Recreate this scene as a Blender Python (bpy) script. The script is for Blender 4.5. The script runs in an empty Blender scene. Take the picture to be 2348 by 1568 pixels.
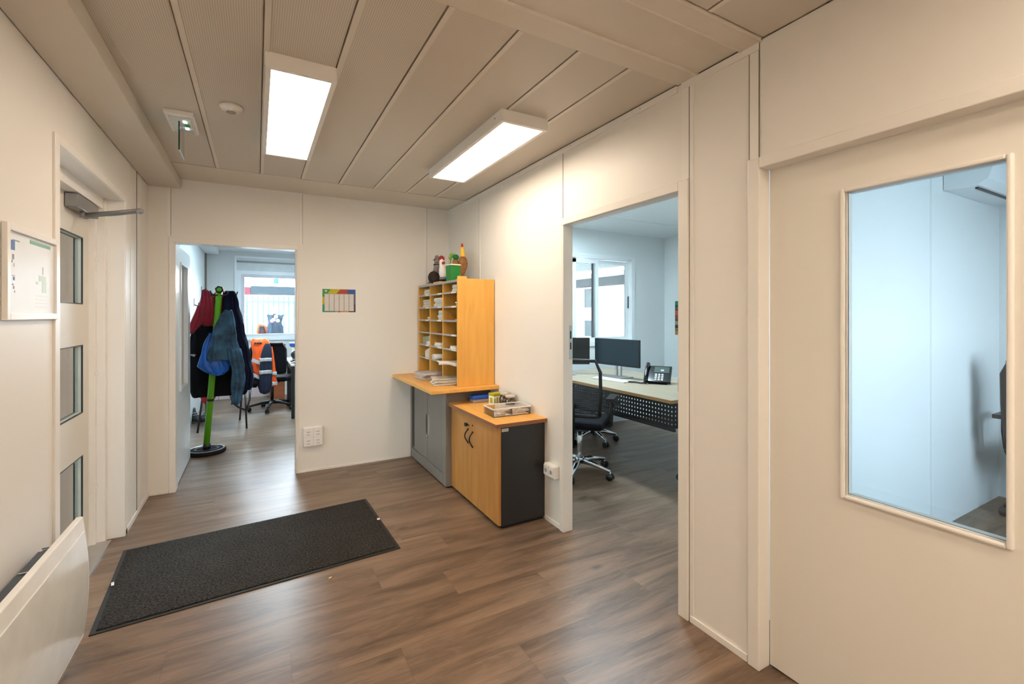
import bpy, math, random
from mathutils import Vector, Matrix
random.seed(7)
PI = math.pi
col = bpy.context.scene.collection
# ---------------------------------------------------------------- camera numbers
F = 1050.0; HZ = 722.0; CAMZ = 1.41
YAW = math.atan(585/1050.); SN, CS = math.sin(YAW), math.cos(YAW)
# ---------------------------------------------------------------- materials
def new_mat(name):
    m = bpy.data.materials.new(name); m.use_nodes = True
    nt = m.node_tree; b = nt.nodes['Principled BSDF']
    return m, nt, b
def mat(name, rgb, rough=.5, metal=0., var=.04, scale=12., bump=0., bscale=60., spec=.5, sheen=0., coat=0.):
    m, nt, b = new_mat(name)
    tc = nt.nodes.new('ShaderNodeTexCoord')
    n = nt.nodes.new('ShaderNodeTexNoise'); n.inputs['Scale'].default_value = scale; n.inputs['Detail'].default_value = 4
    nt.links.new(tc.outputs['Object'], n.inputs['Vector'])
    r = nt.nodes.new('ShaderNodeMapRange'); r.inputs['From Min'].default_value = .3; r.inputs['From Max'].default_value = .7; r.inputs['To Min'].default_value = 1-var; r.inputs['To Max'].default_value = 1+var
    nt.links.new(n.outputs['Fac'], r.inputs['Value'])
    mx = nt.nodes.new('ShaderNodeVectorMath'); mx.operation = 'SCALE'
    mx.inputs[0].default_value = rgb; nt.links.new(r.outputs['Result'], mx.inputs['Scale'])
    nt.links.new(mx.outputs['Vector'], b.inputs['Base Color'])
    b.inputs['Roughness'].default_value = rough; b.inputs['Metallic'].default_value = metal
    b.inputs['Specular IOR Level'].default_value = spec
    if sheen: b.inputs['Sheen Weight'].default_value = sheen
    if coat: b.inputs['Coat Weight'].default_value = coat; b.inputs['Coat Roughness'].default_value = .15
    if bump:
        n2 = nt.nodes.new('ShaderNodeTexNoise'); n2.inputs['Scale'].default_value = bscale; n2.inputs['Detail'].default_value = 3
        nt.links.new(tc.outputs['Object'], n2.inputs['Vector'])
        bp = nt.nodes.new('ShaderNodeBump'); bp.inputs['Strength'].default_value = bump; bp.inputs['Distance'].default_value = .004
        nt.links.new(n2.outputs['Fac'], bp.inputs['Height']); nt.links.new(bp.outputs['Normal'], b.inputs['Normal'])
    return m
def emis(name, rgb, s):
    m, nt, b = new_mat(name)
    b.inputs['Base Color'].default_value = (.9, .9, .9, 1)
    b.inputs['Emission Color'].default_value = (*rgb, 1); b.inputs['Emission Strength'].default_value = s
    return m
def glass(name, tint=(1, 1, 1), gl=.09, rough=.0):
    m = bpy.data.materials.new(name); m.use_nodes = True; nt = m.node_tree; nt.nodes.clear()
    o = nt.nodes.new('ShaderNodeOutputMaterial'); mx = nt.nodes.new('ShaderNodeMixShader')
    t = nt.nodes.new('ShaderNodeBsdfTransparent'); t.inputs['Color'].default_value = (*tint, 1)
    g = nt.nodes.new('ShaderNodeBsdfGlossy'); g.inputs['Roughness'].default_value = rough
    fr = nt.nodes.new('ShaderNodeFresnel'); fr.inputs['IOR'].default_value = 1.45
    mu = nt.nodes.new('ShaderNodeMath'); mu.operation = 'MULTIPLY'; mu.inputs[1].default_value = gl/.04
    mu.use_clamp = True
    nt.links.new(fr.outputs[0], mu.inputs[0]); nt.links.new(mu.outputs[0], mx.inputs['Fac'])
    nt.links.new(t.outputs[0], mx.inputs[1]); nt.links.new(g.outputs[0], mx.inputs[2]); nt.links.new(mx.outputs[0], o.inputs['Surface'])
    return m

def floor_mat():
    m, nt, b = new_mat('vinyl_plank_floor'); N = nt.nodes; L = nt.links
    def nd(t, **k):
        n = N.new(t)
        for a, v in k.items(): setattr(n, a, v)
        return n
    def math_(op, a, b_=None, c=None):
        n = nd('ShaderNodeMath', operation=op)
        for i, v in enumerate((a, b_, c)):
            if v is None: continue
            if isinstance(v, (int, float)): n.inputs[i].default_value = v
            else: L.new(v, n.inputs[i])
        return n.outputs[0]
    geo = nd('ShaderNodeNewGeometry'); sp = nd('ShaderNodeSeparateXYZ'); L.new(geo.outputs['Position'], sp.inputs[0])
    x, y = sp.outputs[0], sp.outputs[1]
    W, LEN = .229, 1.22
    yy = math_('DIVIDE', math_('ADD', y, -1.237+.229*40), W); row = math_('FLOOR', yy); fy = math_('FRACT', yy)
    wn = nd('ShaderNodeTexWhiteNoise', noise_dimensions='1D'); L.new(row, wn.inputs['W'])
    xx = math_('ADD', math_('DIVIDE', x, LEN), math_('ADD', math_('MULTIPLY', wn.outputs['Value'], 1.), 20.)); colx = math_('FLOOR', xx); fx = math_('FRACT', xx)
    cv = nd('ShaderNodeCombineXYZ'); L.new(row, cv.inputs[0]); L.new(colx, cv.inputs[1])
    wn2 = nd('ShaderNodeTexWhiteNoise', noise_dimensions='2D'); L.new(cv.outputs[0], wn2.inputs['Vector'])
    pid = wn2.outputs['Value']
    # grain coords
    gc = nd('ShaderNodeCombineXYZ')
    L.new(math_('ADD', math_('MULTIPLY', x, .75), math_('MULTIPLY', pid, 31.)), gc.inputs[0])
    L.new(math_('MULTIPLY', y, 5.0), gc.inputs[1]); L.new(math_('MULTIPLY', pid, 9.), gc.inputs[2])
    n1 = nd('ShaderNodeTexNoise'); n1.inputs['Scale'].default_value = 1.5; n1.inputs['Detail'].default_value = 5; n1.inputs['Roughness'].default_value = .55; n1.inputs['Distortion'].default_value = 1.1
    L.new(gc.outputs[0], n1.inputs['Vector'])
    gc2 = nd('ShaderNodeCombineXYZ')
    L.new(math_('ADD', math_('MULTIPLY', x, 3.5), math_('MULTIPLY', pid, 17.)), gc2.inputs[0])
    L.new(math_('MULTIPLY', y, 34.0), gc2.inputs[1]); L.new(pid, gc2.inputs[2])
    n2 = nd('ShaderNodeTexNoise'); n2.inputs['Scale'].default_value = 2.2; n2.inputs['Detail'].default_value = 6; n2.inputs['Roughness'].default_value = .6; n2.inputs['Distortion'].default_value = .5
    L.new(gc2.outputs[0], n2.inputs['Vector'])
    # broad rings (cathedral grain)
    w = nd('ShaderNodeTexWave', wave_type='BANDS', bands_direction='Y'); w.inputs['Scale'].default_value = .9; w.inputs['Distortion'].default_value = 9; w.inputs['Detail'].default_value = 3; w.inputs['Detail Scale'].default_value = .8
    L.new(gc.outputs[0], w.inputs['Vector'])
    s = math_('ADD', math_('MULTIPLY', n1.outputs['Fac'], .76), math_('ADD', math_('MULTIPLY', n2.outputs['Fac'], .24), math_('MULTIPLY', math_('SINE', math_('MULTIPLY', n1.outputs['Fac'], 95.)), .016)))
    rp = nd('ShaderNodeValToRGB'); e = rp.color_ramp.elements
    e[0].position = .30; e[0].color = (.085, .054, .035, 1); e[1].position = .68; e[1].color = (.285, .192, .130, 1)
    k = rp.color_ramp.elements.new(.44); k.color = (.155, .100, .065, 1)
    k = rp.color_ramp.elements.new(.54); k.color = (.212, .140, .093, 1)
    L.new(s, rp.inputs[0])
    # knots
    vo = nd('ShaderNodeTexVoronoi'); vo.inputs['Scale'].default_value = 1.0
    kc = nd('ShaderNodeCombineXYZ'); L.new(math_('MULTIPLY', x, 1.6), kc.inputs[0]); L.new(math_('MULTIPLY', y, 3.1), kc.inputs[1]); L.new(kc.outputs[0], vo.inputs['Vector'])
    kn = nd('ShaderNodeMapRange'); kn.inputs['From Min'].default_value = .02; kn.inputs['From Max'].default_value = .09; kn.inputs['To Min'].default_value = .5; kn.inputs['To Max'].default_value = 1.
    L.new(vo.outputs['Distance'], kn.inputs['Value'])
    pv = nd('ShaderNodeMapRange'); pv.inputs['To Min'].default_value = .96; pv.inputs['To Max'].default_value = 1.03; L.new(pid, pv.inputs['Value'])
    ed = math_('MINIMUM', math_('MULTIPLY', math_('MINIMUM', fy, math_('SUBTRACT', 1., fy)), W), math_('MULTIPLY', math_('MINIMUM', fx, math_('SUBTRACT', 1., fx)), LEN))
    sm = nd('ShaderNodeMapRange'); sm.inputs['From Min'].default_value = .0008; sm.inputs['From Max'].default_value = .0022; sm.inputs['To Min'].default_value = .84; sm.inputs['To Max'].default_value = 1.
    L.new(ed, sm.inputs['Value'])
    f = math_('MULTIPLY', math_('MULTIPLY', kn.outputs[0], pv.outputs[0]), sm.outputs[0])
    sc = nd('ShaderNodeVectorMath', operation='SCALE'); L.new(rp.outputs[0], sc.inputs[0]); L.new(f, sc.inputs['Scale'])
    L.new(sc.outputs[0], b.inputs['Base Color'])
    rr = nd('ShaderNodeMapRange'); rr.inputs['To Min'].default_value = .32; rr.inputs['To Max'].default_value = .42; L.new(n2.outputs['Fac'], rr.inputs['Value'])
    L.new(rr.outputs[0], b.inputs['Roughness'])
    bp = nd('ShaderNodeBump'); b.inputs['Specular IOR Level'].default_value = .42; bp.inputs['Strength'].default_value = .07; bp.inputs['Distance'].default_value = .002
    L.new(math_('ADD', n2.outputs['Fac'], sm.outputs[0]), bp.inputs['Height']); L.new(bp.outputs[0], b.inputs['Normal'])
    return m

def wood_mat(name, c0, c1, axis='Z', rough=.4):
    m, nt, b = new_mat(name); N = nt.nodes; L = nt.links
    tc = N.new('ShaderNodeTexCoord'); mp = N.new('ShaderNodeMapping')
    s = {'Z': (9, 9, .8), 'Y': (9, .8, 9), 'X': (.8, 9, 9)}[axis]; mp.inputs['Scale'].default_value = s
    L.new(tc.outputs['Object'], mp.inputs[0])
    n = N.new('ShaderNodeTexNoise'); n.inputs['Scale'].default_value = 3.; n.inputs['Detail'].default_value = 6; n.inputs['Distortion'].default_value = .6
    L.new(mp.outputs[0], n.inputs['Vector'])
    r = N.new('ShaderNodeValToRGB'); r.color_ramp.elements[0].position = .32; r.color_ramp.elements[0].color = (*c0, 1)
    r.color_ramp.elements[1].position = .7; r.color_ramp.elements[1].color = (*c1, 1)
    L.new(n.outputs['Fac'], r.inputs[0]); L.new(r.outputs[0], b.inputs['Base Color']); b.inputs['Roughness'].default_value = rough
    return m

def ceil_mat():
    m, nt, b = new_mat('ribbed_ceiling_panel'); N = nt.nodes; L = nt.links
    geo = N.new('ShaderNodeNewGeometry'); sp = N.new('ShaderNodeSeparateXYZ'); L.new(geo.outputs['Position'], sp.inputs[0])
    def mth(op, a, v):
        n = N.new('ShaderNodeMath'); n.operation = op; L.new(a, n.inputs[0])
        if isinstance(v, float): n.inputs[1].default_value = v
        elif v is not None: L.new(v, n.inputs[1])
        return n.outputs[0]
    fx = mth('PINGPONG', mth('MULTIPLY', sp.outputs[0], 125.), .5)
    fy = mth('PINGPONG', mth('MULTIPLY', sp.outputs[1], 125.), .5)
    r = N.new('ShaderNodeMapRange'); r.inputs['From Min'].default_value = .12; r.inputs['From Max'].default_value = .34; r.inputs['To Min'].default_value = .0; r.inputs['To Max'].default_value = 1.; L.new(fx, r.inputs['Value'])
    r2 = N.new('ShaderNodeMapRange'); r2.inputs['From Min'].default_value = .10; r2.inputs['From Max'].default_value = .30; r2.inputs['To Min'].default_value = .3; r2.inputs['To Max'].default_value = 1.; L.new(fy, r2.inputs['Value'])
    mxx = mth('MAXIMUM', r.outputs[0], r2.outputs[0]) if False else mth('ADD', mth('MULTIPLY', r.outputs[0], .8), mth('MULTIPLY', r2.outputs[0], .2))
    sc = N.new('ShaderNodeMapRange'); sc.inputs['To Min'].default_value = .76; sc.inputs['To Max'].default_value = 1.04; L.new(mxx, sc.inputs['Value'])
    v = N.new('ShaderNodeVectorMath'); v.operation = 'SCALE'; v.inputs[0].default_value = (.66, .60, .52); L.new(sc.outputs[0], v.inputs['Scale'])
    L.new(v.outputs[0], b.inputs['Base Color']); b.inputs['Roughness'].default_value = .42
    return m

MFLOOR = floor_mat()
MCEIL = ceil_mat()
MWALL = mat('white_wall_panel', (.80, .775, .735), .42, var=.012, scale=1.5)
MTRIM = mat('white_trim', (.83, .81, .775), .33, var=.01, scale=3)
MFRAME = mat('cream_door_frame', (.80, .775, .73), .32, var=.01, scale=3)
MBEAM = mat('beam_paint', (.68, .62, .535), .4, var=.015, scale=2)
MCTRIM = mat('ceiling_joint_strip', (.72, .66, .58), .35, var=.01, scale=4)
MDARK = mat('dark_gap', (.05, .045, .04), .8, var=.05)
MLEAF = mat('cream_door_leaf', (.77, .74, .68), .38, var=.01, scale=2)
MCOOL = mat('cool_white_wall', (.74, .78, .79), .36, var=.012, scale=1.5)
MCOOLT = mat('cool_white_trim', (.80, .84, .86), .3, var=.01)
MBEECH = wood_mat('beech_laminate_side', (.70, .36, .070), (.80, .44, .095), 'Z')
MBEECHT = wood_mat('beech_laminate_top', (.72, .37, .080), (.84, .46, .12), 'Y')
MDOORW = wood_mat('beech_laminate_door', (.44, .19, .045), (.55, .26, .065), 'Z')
MEDGE = mat('brown_edge_band', (.27, .11, .05), .45)
MGREY = mat('grey_painted_steel', (.205, .19, .178), .42, var=.02)
MGREYL = mat('light_grey_plastic', (.33, .31, .30), .4)
MCHAR = mat('charcoal_laminate', (.022, .022, .023), .38)
MBLK = mat('black_plastic', (.012, .012, .014), .38)
MBLKG = mat('black_gloss', (.010, .011, .013), .12)
MCHROME = mat('chrome', (.72, .73, .75), .14, metal=1., var=.01)
MALU = mat('brushed_aluminium', (.55, .55, .55), .33, metal=1., var=.03)
MCLO = mat('satin_steel', (.24, .23, .225), .42, metal=.3, var=.04)
MREV = mat('pane_reveal', (.36, .33, .28), .5)
MGREEN = mat('green_lacquer', (.11, .40, .008), .35)
MPAPER = mat('white_paper', (.80, .79, .77), .8, var=.04, scale=30)
MPAPC = mat('cream_paper', (.66, .60, .50), .8, var=.12, scale=30)
MGLASS = glass('clear_pane', (.96, .98, .985), .06)
MGLASSD = glass('tinted_pane', (.60, .68, .67), .10)
MGLASSB = glass('door_glass', (.93, .98, 1.0), .05)
MDIFF = emis('lamp_diffuser', (1., .82, .64), 11.0)
MDIFFR = emis('added_lamp_diffuser', (1., .82, .64), 17.0)
MDIFFC = emis('cool_lamp_diffuser', (.70, .90, 1.), 42)
MWHITEP = mat('white_plastic', (.80, .79, .76), .3)

# ---------------------------------------------------------------- mesh builder
class M:
    def __init__(s): s.v = []; s.f = []; s.mi = []; s.mats = []; s.sm = []
    def _m(s, m):
        if m not in s.mats: s.mats.append(m)
        return s.mats.index(m)
    def add(s, vs, fs, m, smooth=False, T=None):
        o = len(s.v)
        for p in vs:
            p = Vector(p)
            if T is not None: p = T @ p
            s.v.append(p)
        k = s._m(m)
        for f in fs: s.f.append(tuple(i+o for i in f)); s.mi.append(k); s.sm.append(smooth)
        return s
    def box(s, x0, x1, y0, y1, z0, z1, m, T=None):
        vs = [(x, y, z) for x in (x0, x1) for y in (y0, y1) for z in (z0, z1)]
        fs = [(0, 1, 3, 2), (4, 6, 7, 5), (0, 4, 5, 1), (2, 3, 7, 6), (0, 2, 6, 4), (1, 5, 7, 3)]
        return s.add(vs, fs, m, False, T)
    def rings(s, rs, m, smooth=True, caps=True, T=None):
        n = len(rs[0]); vs = [p for r in rs for p in r]; fs = []
        for i in range(len(rs)-1):
            for j in range(n):
                a = i*n+j; b = i*n+(j+1) % n
                fs.append((a, b, b+n, a+n))
        if caps: fs.append(tuple(range(n))[::-1]); fs.append(tuple(range((len(rs)-1)*n, len(rs)*n)))
        return s.add(vs, fs, m, smooth, T)
    def lathe(s, prof, m, c=(0, 0, 0), seg=28, T=None, smooth=True):
        rs = [[(c[0]+r*math.cos(2*PI*k/seg), c[1]+r*math.sin(2*PI*k/seg), c[2]+z) for k in range(seg)] for r, z in prof]
        return s.rings(rs, m, smooth, True, T)
    def cyl(s, p0, p1, r, m, r1=None, seg=16, smooth=True, T=None):
        p0 = Vector(p0); p1 = Vector(p1); d = (p1-p0).normalized(); r1 = r if r1 is None else r1
        a = d.orthogonal().normalized(); b = d.cross(a)
        rs = [[p+a*rr*math.cos(2*PI*k/seg)+b*rr*math.sin(2*PI*k/seg) for k in range(seg)] for p, rr in ((p0, r), (p1, r1))]
        return s.rings(rs, m, smooth, True, T)
    def tube(s, pts, r, m, seg=10, T=None):
        pts = [Vector(p) for p in pts]; rs = []; prev = None
        for i, p in enumerate(pts):
            d = (pts[min(i+1, len(pts)-1)]-pts[max(i-1, 0)]).normalized()
            a = d.orthogonal().normalized() if prev is None else (prev-d*prev.dot(d)).normalized()
            prev = a; b = d.cross(a); rr = r[i] if isinstance(r, (list, tuple)) else r
            rs.append([p+a*rr*math.cos(2*PI*k/seg)+b*rr*math.sin(2*PI*k/seg) for k in range(seg)])
        return s.rings(rs, m, True, True, T)
    def ell(s, c, r, m, seg=20, rin=12, T=None):
        rs = []
        for i in range(rin+1):
            t = -PI/2+PI*(i+.02)/(rin+.04); 
            rs.append([(c[0]+r[0]*math.cos(t)*math.cos(2*PI*k/seg), c[1]+r[1]*math.cos(t)*math.sin(2*PI*k/seg), c[2]+r[2]*math.sin(t)) for k in range(seg)])
        return s.rings(rs, m, True, True, T)
    def prism(s, poly, axis, a, b, m, T=None):
        def P(u, v, w): return {'x': (w, u, v), 'y': (u, w, v), 'z': (u, v, w)}[axis]
        n = len(poly); vs = [P(u, v, a) for u, v in poly]+[P(u, v, b) for u, v in poly]
        fs = [tuple(range(n))[::-1], tuple(range(n, 2*n))]+[(i, (i+1) % n, (i+1) % n+n, i+n) for i in range(n)]
        return s.add(vs, fs, m, False, T)
    def frame(s, axis, w, u0, u1, v0, v1, t, d, m):   # rectangular frame around opening u0..u1,v0..v1; w..w+d on axis
        def B(a0, a1, b0, b1):
            if axis == 'x': s.box(w, w+d, a0, a1, b0, b1, m)
            else: s.box(a0, a1, w, w+d, b0, b1, m)
        B(u0-t, u0, v0-t, v1+t); B(u1, u1+t, v0-t, v1+t); B(u0, u1, v0-t, v0); B(u0, u1, v1, v1+t)
        return s
    def build(s, name, parent=None, bevel=0, loc=None, local=False, kind=None, sub=0):
        if loc is None:
            if parent is not None: loc = Vector((0, 0, 0))
            else:
                xs = [p.x for p in s.v]; ys = [p.y for p in s.v]; zs = [p.z for p in s.v]
                loc = Vector(((min(xs)+max(xs))/2, (min(ys)+max(ys))/2, min(zs)))
        off = Vector((0, 0, 0)) if local else (Vector(parent['_o']) if parent is not None else Vector(loc))
        me = bpy.data.meshes.new(name); me.from_pydata([p-off for p in s.v], [], s.f)
        for m in s.mats: me.materials.append(m)
        me.polygons.foreach_set('material_index', s.mi); me.polygons.foreach_set('use_smooth', s.sm)
        me.validate(); me.update()
        import bmesh
        bm = bmesh.new(); bm.from_mesh(me); bmesh.ops.recalc_face_normals(bm, faces=bm.faces); bm.to_mesh(me); bm.free()
        o = bpy.data.objects.new(name, me); col.objects.link(o)
        if parent is not None: o.parent = parent; o['_o'] = tuple(Vector(parent['_o']))
        else: o.location = Vector((0, 0, 0)) if local else loc; o['_o'] = tuple(Vector((0, 0, 0)) if local else loc)
        if bevel:
            b = o.modifiers.new('bevel', 'BEVEL'); b.width = bevel; b.segments = 2; b.limit_method = 'ANGLE'; b.angle_limit = .6
        if sub:
            b = o.modifiers.new('sub', 'SUBSURF'); b.levels = sub; b.render_levels = sub
        if kind: o['kind'] = kind
        return o
def empty(name, loc=(0, 0, 0), rz=0., local=False):
    o = bpy.data.objects.new(name, None); col.objects.link(o); o.location = loc; o.rotation_euler = (0, 0, rz)
    o.empty_display_size = .1; o['_o'] = (0., 0., 0.) if (local or rz) else tuple(Vector(loc))
    return o
def tag(o, label, cat, group=None, kind=None):
    o['label'] = label; o['category'] = cat
    if group: o['group'] = group
    if kind: o['kind'] = kind
    return o
def st(b, name, bevel=0): return b.build(name, kind='structure', bevel=bevel)
def sub(p, c): p.parent = c

XL, XR, YB, H = -.74, 1.745, 4.49, 2.5
WT = .06
YR = -1.5
# ================================================================ FLOOR
b = M(); b.box(-1.0, 5.2, -1.6, 9.2, -.05, 0, MFLOOR); st(b, 'floor')
# ================================================================ WALLS (entrance hall)
b = M()
b.box(XL-.14, XL, YR, 2.62, 0, H, MWALL); b.box(XL-.14, XL, 3.75, YB+.11, 0, H, MWALL); b.box(XL-.14, XL, 2.62, 3.75, 2.142, H, MWALL)
for y in (3.93, 4.2, 1.9): b.box(XL, XL+.003, y-.012, y+.012, 0, 2.42, MTRIM)
for y in (3.925, 4.10): b.box(XL, XL+.0025, y-.002, y+.001, 0, 2.42, MDARK)
st(b, 'wall_left')
b = M()
b.box(XL, -.585, YB, YB+.10, 0, H, MWALL); b.box(.30, XR+WT, YB, YB+.10, 0, H, MWALL); b.box(-.585, .30, YB, YB+.10, 2.01, H, MWALL)
for x in (-.607, .345, 1.498):
    b.box(x-.010, x+.010, YB-.003, YB, 2.04 if x < 1 else 0, H, MTRIM)
    b.box(x+.010, x+.0125, YB-.0035, YB, 2.04 if x < 1 else 0, H, MGREY)
st(b, 'wall_back')
b = M()
b.box(XR, XR+WT, 2.43, YB+.1, 0, H, MWALL); b.box(XR, XR+WT, 1.503, 2.43, 1.99, H, MWALL); b.box(XR, XR+WT, 1.13, 1.503, 0, H, MWALL)
b.box(XR, XR+WT, .19, 1.13, 2.01, H, MWALL); b.box(XR, XR+WT, YR, .19, 0, H, MWALL)
b.box(XR-.0025, XR, 2.445, 2.449, 2.03, H, MGREY); b.box(XR-.003, XR, 3.715, 3.735, .83, H, MTRIM); b.box(XR-.0035, XR, 3.735, 3.737, .83, H, MGREY)
b.box(XR-.004, XR, 1.447, 1.49, 2.04, H, MTRIM); b.box(XR-.005, XR, 1.444, 1.448, 0, H, MGREY)
b.box(XR-.004, XR, 1.112, 1.150, 2.035, H, MTRIM); b.box(XR-.005, XR, 1.109, 1.112, 2.035, H, MGREY); b.box(XR-.005, XR, 1.150, 1.153, 0, H, MGREY)
b.box(XR-.004, XR, 1.425, 1.444, 0, H, MTRIM)
st(b, 'wall_right')
b = M(); b.box(XL-.14, XR+WT, YR-.1, YR, 0, H, MWALL); st(b, 'wall_rear')
# baseboards, thin
b = M(); b.box(XL, XL+.008, 3.75, YB, 0, .035, MTRIM); b.box(XL, XL+.008, YR, 2.6, 0, .035, MTRIM); st(b, 'baseboard_left', .002)
b = M(); b.box(.322, 1.33, YB-.008, YB, 0, .022, MTRIM); b.box(XL, -.61, YB-.008, YB, 0, .022, MTRIM); st(b, 'baseboard_back', .002)
b = M(); b.box(XR-.008, XR, 2.47, 2.655, 0, .03, MTRIM); b.box(XR-.008, XR, 1.16, 1.44, 0, .03, MTRIM); st(b, 'baseboard_right', .002)
# ================================================================ CEILING
b = M()
b.box(XL-.14, 5.2, YR-.1, 9.2, H+.012, H+.06, MBEAM)
seams = [XL+.22-.283*0+i*.283-.028+.0 for i in range(0)]
sx = [-.548, -.265, .022, .305, .590, .873, 1.155, 1.43, 1.745]
for a, c in zip(sx[:-1], sx[1:]):
    b.box(a+.003, c-.003 if c < 1.7 else c-.004, 1.515, 4.02, H, H+.0125, MCEIL)
for x in sx[1:-1]:
    b.box(x+.003, x+.024, 1.515, 4.02, H-.0035, H+.002, MCTRIM)
b.box(-.53, XR, 4.028, YB, H-.004, H+.0125, MBEAM)                        # border strip along the far wall
for (y0, y1, z) in ((1.40, 1.510, H-.006), (1.19, 1.395, H), (1.10, 1.185, H-.010)):
    b.box(-.53, XR, y0, y1, z, H+.0125, MBEAM)
b.box(-.53, XR, 1.395, 1.402, H-.009, H, MCTRIM); b.box(-.53, XR, 1.180, 1.187, H-.013, H, MCTRIM)
sx2 = [-.53, -.265, .022, .305, .590, .873, 1.155, 1.41, 1.742]
for a, c in zip(sx2[:-1], sx2[1:]): b.box(a+.003, c-.003, YR, 1.092, H+.002, H+.0125, MCEIL)
for x in sx2[1:-1]: b.box(x+.003, x+.020, YR, 1.092, H-.001, H+.004, MCTRIM)
st(b, 'ceiling')
b = M(); b.box(XL+.004, -.533, YR, YB, 2.418, 2.512, MBEAM); b.box(XL, XL+.004, YR, YB, 2.424, 2.5, MDARK); st(b, 'trim_1', .004)
b = M(); b.box(XR-.010, XR, 1.515, YB, 2.462, 2.494, MTRIM); b.box(XR-.008, XR, 1.11, 1.49, 2.462, 2.494, MTRIM); b.box(XR-.006, XR, 1.1, YB, 2.494, 2.5, MDARK)
for y in (1.75, 2.35, 3.0): b.cyl((XR-.012, y, 2.48), (XR-.009, y, 2.48), .004, MALU, seg=8)
st(b, 'trim_2')
# ================================================================ DOOR 1 : glazed entrance door in the left wall
d = empty('door_1'); d['kind'] = 'structure'
b = M()
b.box(XL-.001, XL+.010, 2.583, 2.635, 0, 2.172, MTRIM); b.box(XL-.001, XL+.010, 2.635, 3.78, 2.135, 2.172, MTRIM)
b.box(XL-.13, XL+.004, 2.618, 2.637, 0, 2.142, MTRIM)
b.box(XL-.085, XL+.006, 3.745, 3.762, 0, 2.142, MTRIM)
b.box(XL-.001, XL+.008, 3.762, 3.80, 0, 2.15, MTRIM)
b.box(XL-.13, XL+.004, 2.637, 3.745, 2.132, 2.146, MTRIM)
b.box(-.875, -.82, 3.70, 3.747, 0, 2.14, MTRIM); b.box(-.91, -.86, 3.672, 3.72, 0, 2.13, MTRIM)
b.box(-.889, -.83, 2.637, 3.70, 2.064, 2.135, MTRIM)
for z in (.36, 1.05, 1.75): b.cyl((-.858, 3.685, z-.012), (-.858, 3.685, z+.012), .008, MWHITEP, seg=10)
b.build('door_frame', d, bevel=.003)
leaf = M()
X0, X1 = -.93, -.89; Y0, Y1 = 2.645, 3.675; PY0, PY1 = 2.96, 3.565
pz = [(.20, .592), (.838, 1.236), (1.472, 1.862)]
leaf.box(X0, X1, Y0, PY0, .01, 2.075, MLEAF); leaf.box(X0, X1, PY1, Y1, .01, 2.075, MLEAF)
zz = [.01]+[z for p in pz for z in p]+[2.075]
for i in range(0, 8, 2): leaf.box(X0, X1, PY0, PY1, zz[i], zz[i+1], MLEAF)
lf = leaf.build('door_leaf', d)
for a, c in pz:
    g = M(); g.frame('x', X0-.001, PY0+.006, PY1-.006, a+.006, c-.006, .006, .034, MREV); g.frame('x', X1-.007, PY0+.006, PY1-.006, a+.006, c-.006, .006, .008, MBLK); g.box(X0+.012, X0+.02, PY0+.006, PY1-.006, a+.006, c-.006, MGLASSD)
    g.build('pane', lf)
b = M(); b.box(-.93, -.79, 2.64, 3.70, .0, .012, MALU); b.build('threshold', d)
b = M(); b.box(-.889, -.832, 3.26, 3.62, 1.985, 2.060, MCLO)
cl = b.build('door_closer', d, bevel=.006)
b = M(); b.cyl((-.845, 3.40, 1.955), (-.845, 3.40, 1.986), .017, MCLO); b.tube([(-.845, 3.40, 1.968), (-.70, 3.33, 1.985), (-.575, 3.275, 2.0)], [.012, .009, .011], MCLO)
b.tube([(-.575, 3.275, 1.99), (-.70, 3.36, 1.978), (-.845, 3.44, 1.968)], .0065, MCLO); b.cyl((-.845, 3.44, 1.955), (-.845, 3.44, 1.986), .010, MCLO, seg=10)
b.ell((-.575, 3.275, 1.995), (.017, .017, .016), MCLO); b.build('closer_arm', cl)
# ================================================================ DOOR 2 : office door, leaf open
def frame_y(b, x0, x1, y, z1, m, w=.043):
    b.box(x0-w, x0, y-.012, y+.11, 0, z1, m); b.box(x1, x1+.012, y-.012, y+.11, 0, z1, m); b.box(x0-w, x1+.012, y-.012, y+.11, z1, z1+w, m)
d = empty('door_2'); d['kind'] = 'structure'
b = M(); frame_y(b, -.564, .308, YB, 1.985, MFRAME); b.build('door_frame', d, bevel=.003)
leaf = M(); lx0, lx1 = -.612, -.572
gy0, gy1, gz0, gz1 = 4.80, 5.20, .775, 1.842
leaf.box(lx0, lx1, 4.61, gy0, .01, 1.985, MCOOLT); leaf.box(lx0, lx1, gy1, 5.47, .01, 1.985, MCOOLT)
leaf.box(lx0, lx1, gy0, gy1, .01, gz0, MCOOLT); leaf.box(lx0, lx1, gy0, gy1, gz1, 1.985, MCOOLT)
leaf.frame('x', lx1-.002, gy0, gy1, gz0, gz1, .018, .012, MCOOLT)
lf = leaf.build('door_leaf', d)
g = M(); g.box(lx0+.015, lx0+.021, gy0, gy1, gz0, gz1, MGLASSB); g.build('pane', lf)
g = M(); g.cyl((lx1, 5.40, 1.02), (lx1+.045, 5.40, 1.02), .008, MALU); g.tube([(lx1+.045, 5.40, 1.02), (lx1+.047, 5.34, 1.02), (lx1+.047, 5.28, 1.02)], .008, MALU); g.build('door_handle', lf)
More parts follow.
